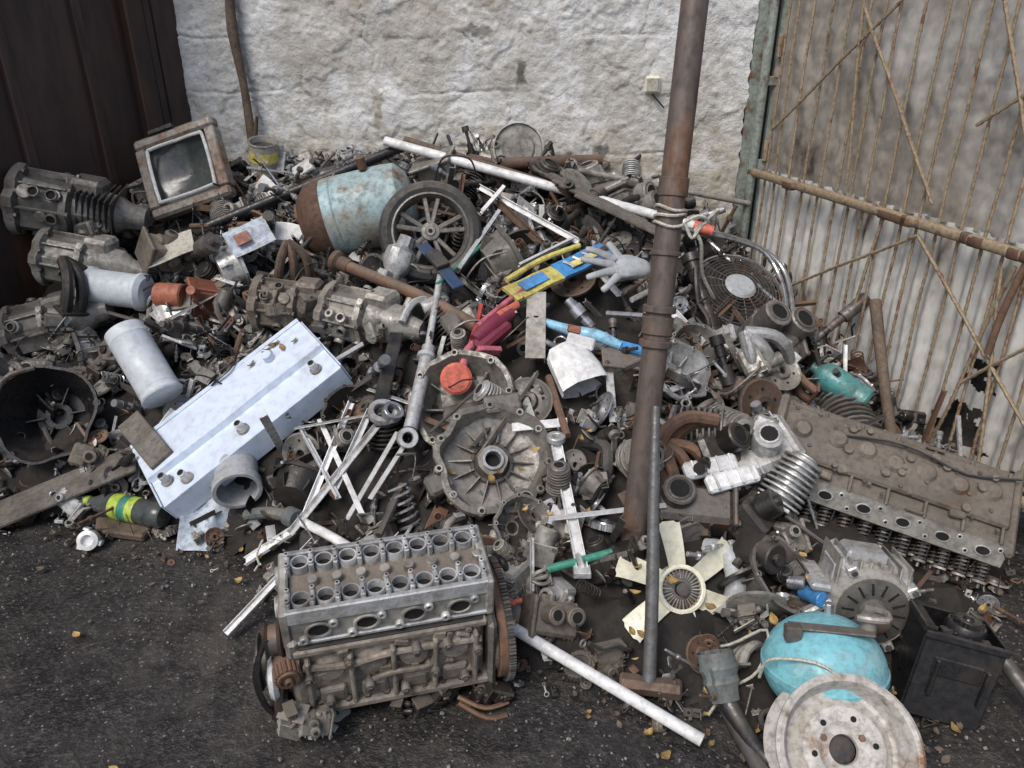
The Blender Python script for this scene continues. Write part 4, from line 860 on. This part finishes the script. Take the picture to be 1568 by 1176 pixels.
part('clutch_housing',housing,(.58,2.42,.52),(40,10,20),.22,'alu')
part('clutch_housing',housing,(.66,2.58,.54),(50,-10,20),.18,'alud')
part('clutch_housing',housing,(-.55,2.35,.40),(30,-10,20),.2,'grease')
part('clutch_housing',housing,(.03,1.92,.24),(50,10,20),.18,'alud')
m=MB('valve_cover')
for i in range(2):
    X=T((.60+i*.06,1.99-i*.035,.40-i*.02),(35,-5,12+i*5)); m.box('white',(.17,.055,.03),X,b=.008)
    for k in range(4): m.box('white',(.006,.05,.01),X@T((-.06+k*.04,0,.018)))
m.done()
m=MB('rubber_elbow_hose'); m.tube('pvc',[(.57,1.84,.22),(.62,1.80,.23),(.64,1.74,.18),(.62,1.69,.12),(.59,1.66,.10)],[.024,.028,.03,.03,.034],16,cap=False); m.lathe('hole',[(.031,0),(0,0)],A((.595,1.663,.101),(.58,1.64,.09)),16); m.done()
m=MB('blue_pump'); m.box('navy',(.07,.06,.06),T((.84,1.74,.17),(30,20,10)),b=.008); m.cyl('blue',.022,.08,T((.82,1.70,.17),(60,40,0)),n=14); m.cyl('steel',.02,.05,T((.78,1.72,.19),(30,70,0)),n=14); m.done()
m=MB('cardboard_piece'); m.sheet('rope',.2,.12,lambda x,y:.02*sin(x*14),10,6,.004,Fr((-1.42,3.13,.75),(.9,.3,.15),(.1,-.5,.85))); m.done()
m=MB('plastic_tray'); m.sheet('paper',.18,.14,lambda x,y:.5*x*x+.01*sin(y*60),10,8,.003,Fr((-1.08,3.12,.80),(.8,.4,.3),(-.3,-.7,.4))); m.box('orange',(.06,.05,.01),Fr((-1.10,3.10,.80),(.8,.4,.3),(0,-.8,.6))); m.done()
m=MB('coil_cable')
for k in range(7): X=T((.80+rr(-.02,.02),1.72+rr(-.02,.02),.1+k*.008),(rr(10,30),rr(-10,10),0)); m.tube('rust',[X@V((.06*cos(t*pi/6),.045*sin(t*pi/6),0)) for t in range(10)],.004,5)
m.done()
m=MB('wire_coils')
for k in range(20):
    x=rr(-1.9,.9); y=rr(ip(x,Y0)+.3,3.3); X=T((x,y,h(x,y)+.09),(rr(-40,40),rr(-40,40),0)); r=rr(.05,.13); m.tube(R.choice(['black','rope','alud','grease']),[X@V((r*cos(t*.7)*(1+.2*sin(t)),r*sin(t*.7),.01*sin(t*2))) for t in range(R.randint(6,12))],rr(.002,.0045),5)
m.done()
m=MB('fallen_leaves')
def gp():
    x=rr(-1.6,1.4); y=ip(x,Y0)-abs(R.gauss(0,.14))+.05; return (x,y,.006+ (h(x,y)+.04 if y>ip(x,Y0) else 0))
leafs(m,gp,60,.030); leafs(m,lambda:(rr(-1.5,1.4),rr(1.0,2.0),.004),12,.028)
def hp():
    x=rr(-.2,.9); y=rr(ip(x,Y0),2.2); return (x,y,h(x,y)+.07)
leafs(m,hp,50,.030); leafs(m,gp,90,.024,'wood'); m.done()
m=MB('gravel')
for i in range(1100):
    x=rr(-1.9,1.7); y=ip(x,Y0)-abs(R.gauss(0,.35))+.05; s=.0015+.006*R.random()**3; m.box('grit',(s*1.5,s,s),T((x,y,s*.1),(rr(0,90),rr(0,90),rr(0,360))))
for i in range(130):
    x=rr(-1.8,1.6); y=ip(x,Y0)-abs(R.gauss(0,.07))+.05; s=rr(.02,.05); R.choice([casting,bracket,rod,disc,wire,conrod])(m,T((x,y,s*.15),(rr(-40,40),rr(-40,40),rr(0,360))),s)
m.done()
# ------------------------------------------------ light, world, camera
w=bpy.data.worlds.new('World'); sc.world=w; w.use_nodes=True; N=w.node_tree
sk_=N.nodes.new('ShaderNodeTexSky'); sk_.sky_type='NISHITA'; sk_.sun_disc=False; sk_.sun_elevation=rd(55); sk_.sun_rotation=rd(215); sk_.air_density=1.0; sk_.dust_density=3
N.links.new(sk_.outputs[0],N.nodes['Background'].inputs[0]); N.nodes['Background'].inputs[1].default_value=.15
sl=bpy.data.lights.new('sun','SUN'); sl.energy=2.0; sl.angle=rd(26); sl.color=(1,.97,.92); so=bpy.data.objects.new('sun',sl); sc.collection.objects.link(so)
ds=V((sin(rd(215))*cos(rd(55)),cos(rd(215))*cos(rd(55)),sin(rd(55)))); so.rotation_euler=(-ds).to_track_quat('-Z','Y').to_euler()
cam=bpy.data.cameras.new('camera'); co=bpy.data.objects.new('camera',cam); sc.collection.objects.link(co); sc.camera=co
co.location=(0,0,1.65); co.rotation_euler=(rd(64),0,0); cam.sensor_width=36; cam.lens=36*1184/1568; cam.clip_end=500; cam.clip_start=.05
sc.view_settings.view_transform='Standard'; sc.view_settings.look='None'; sc.view_settings.exposure=0
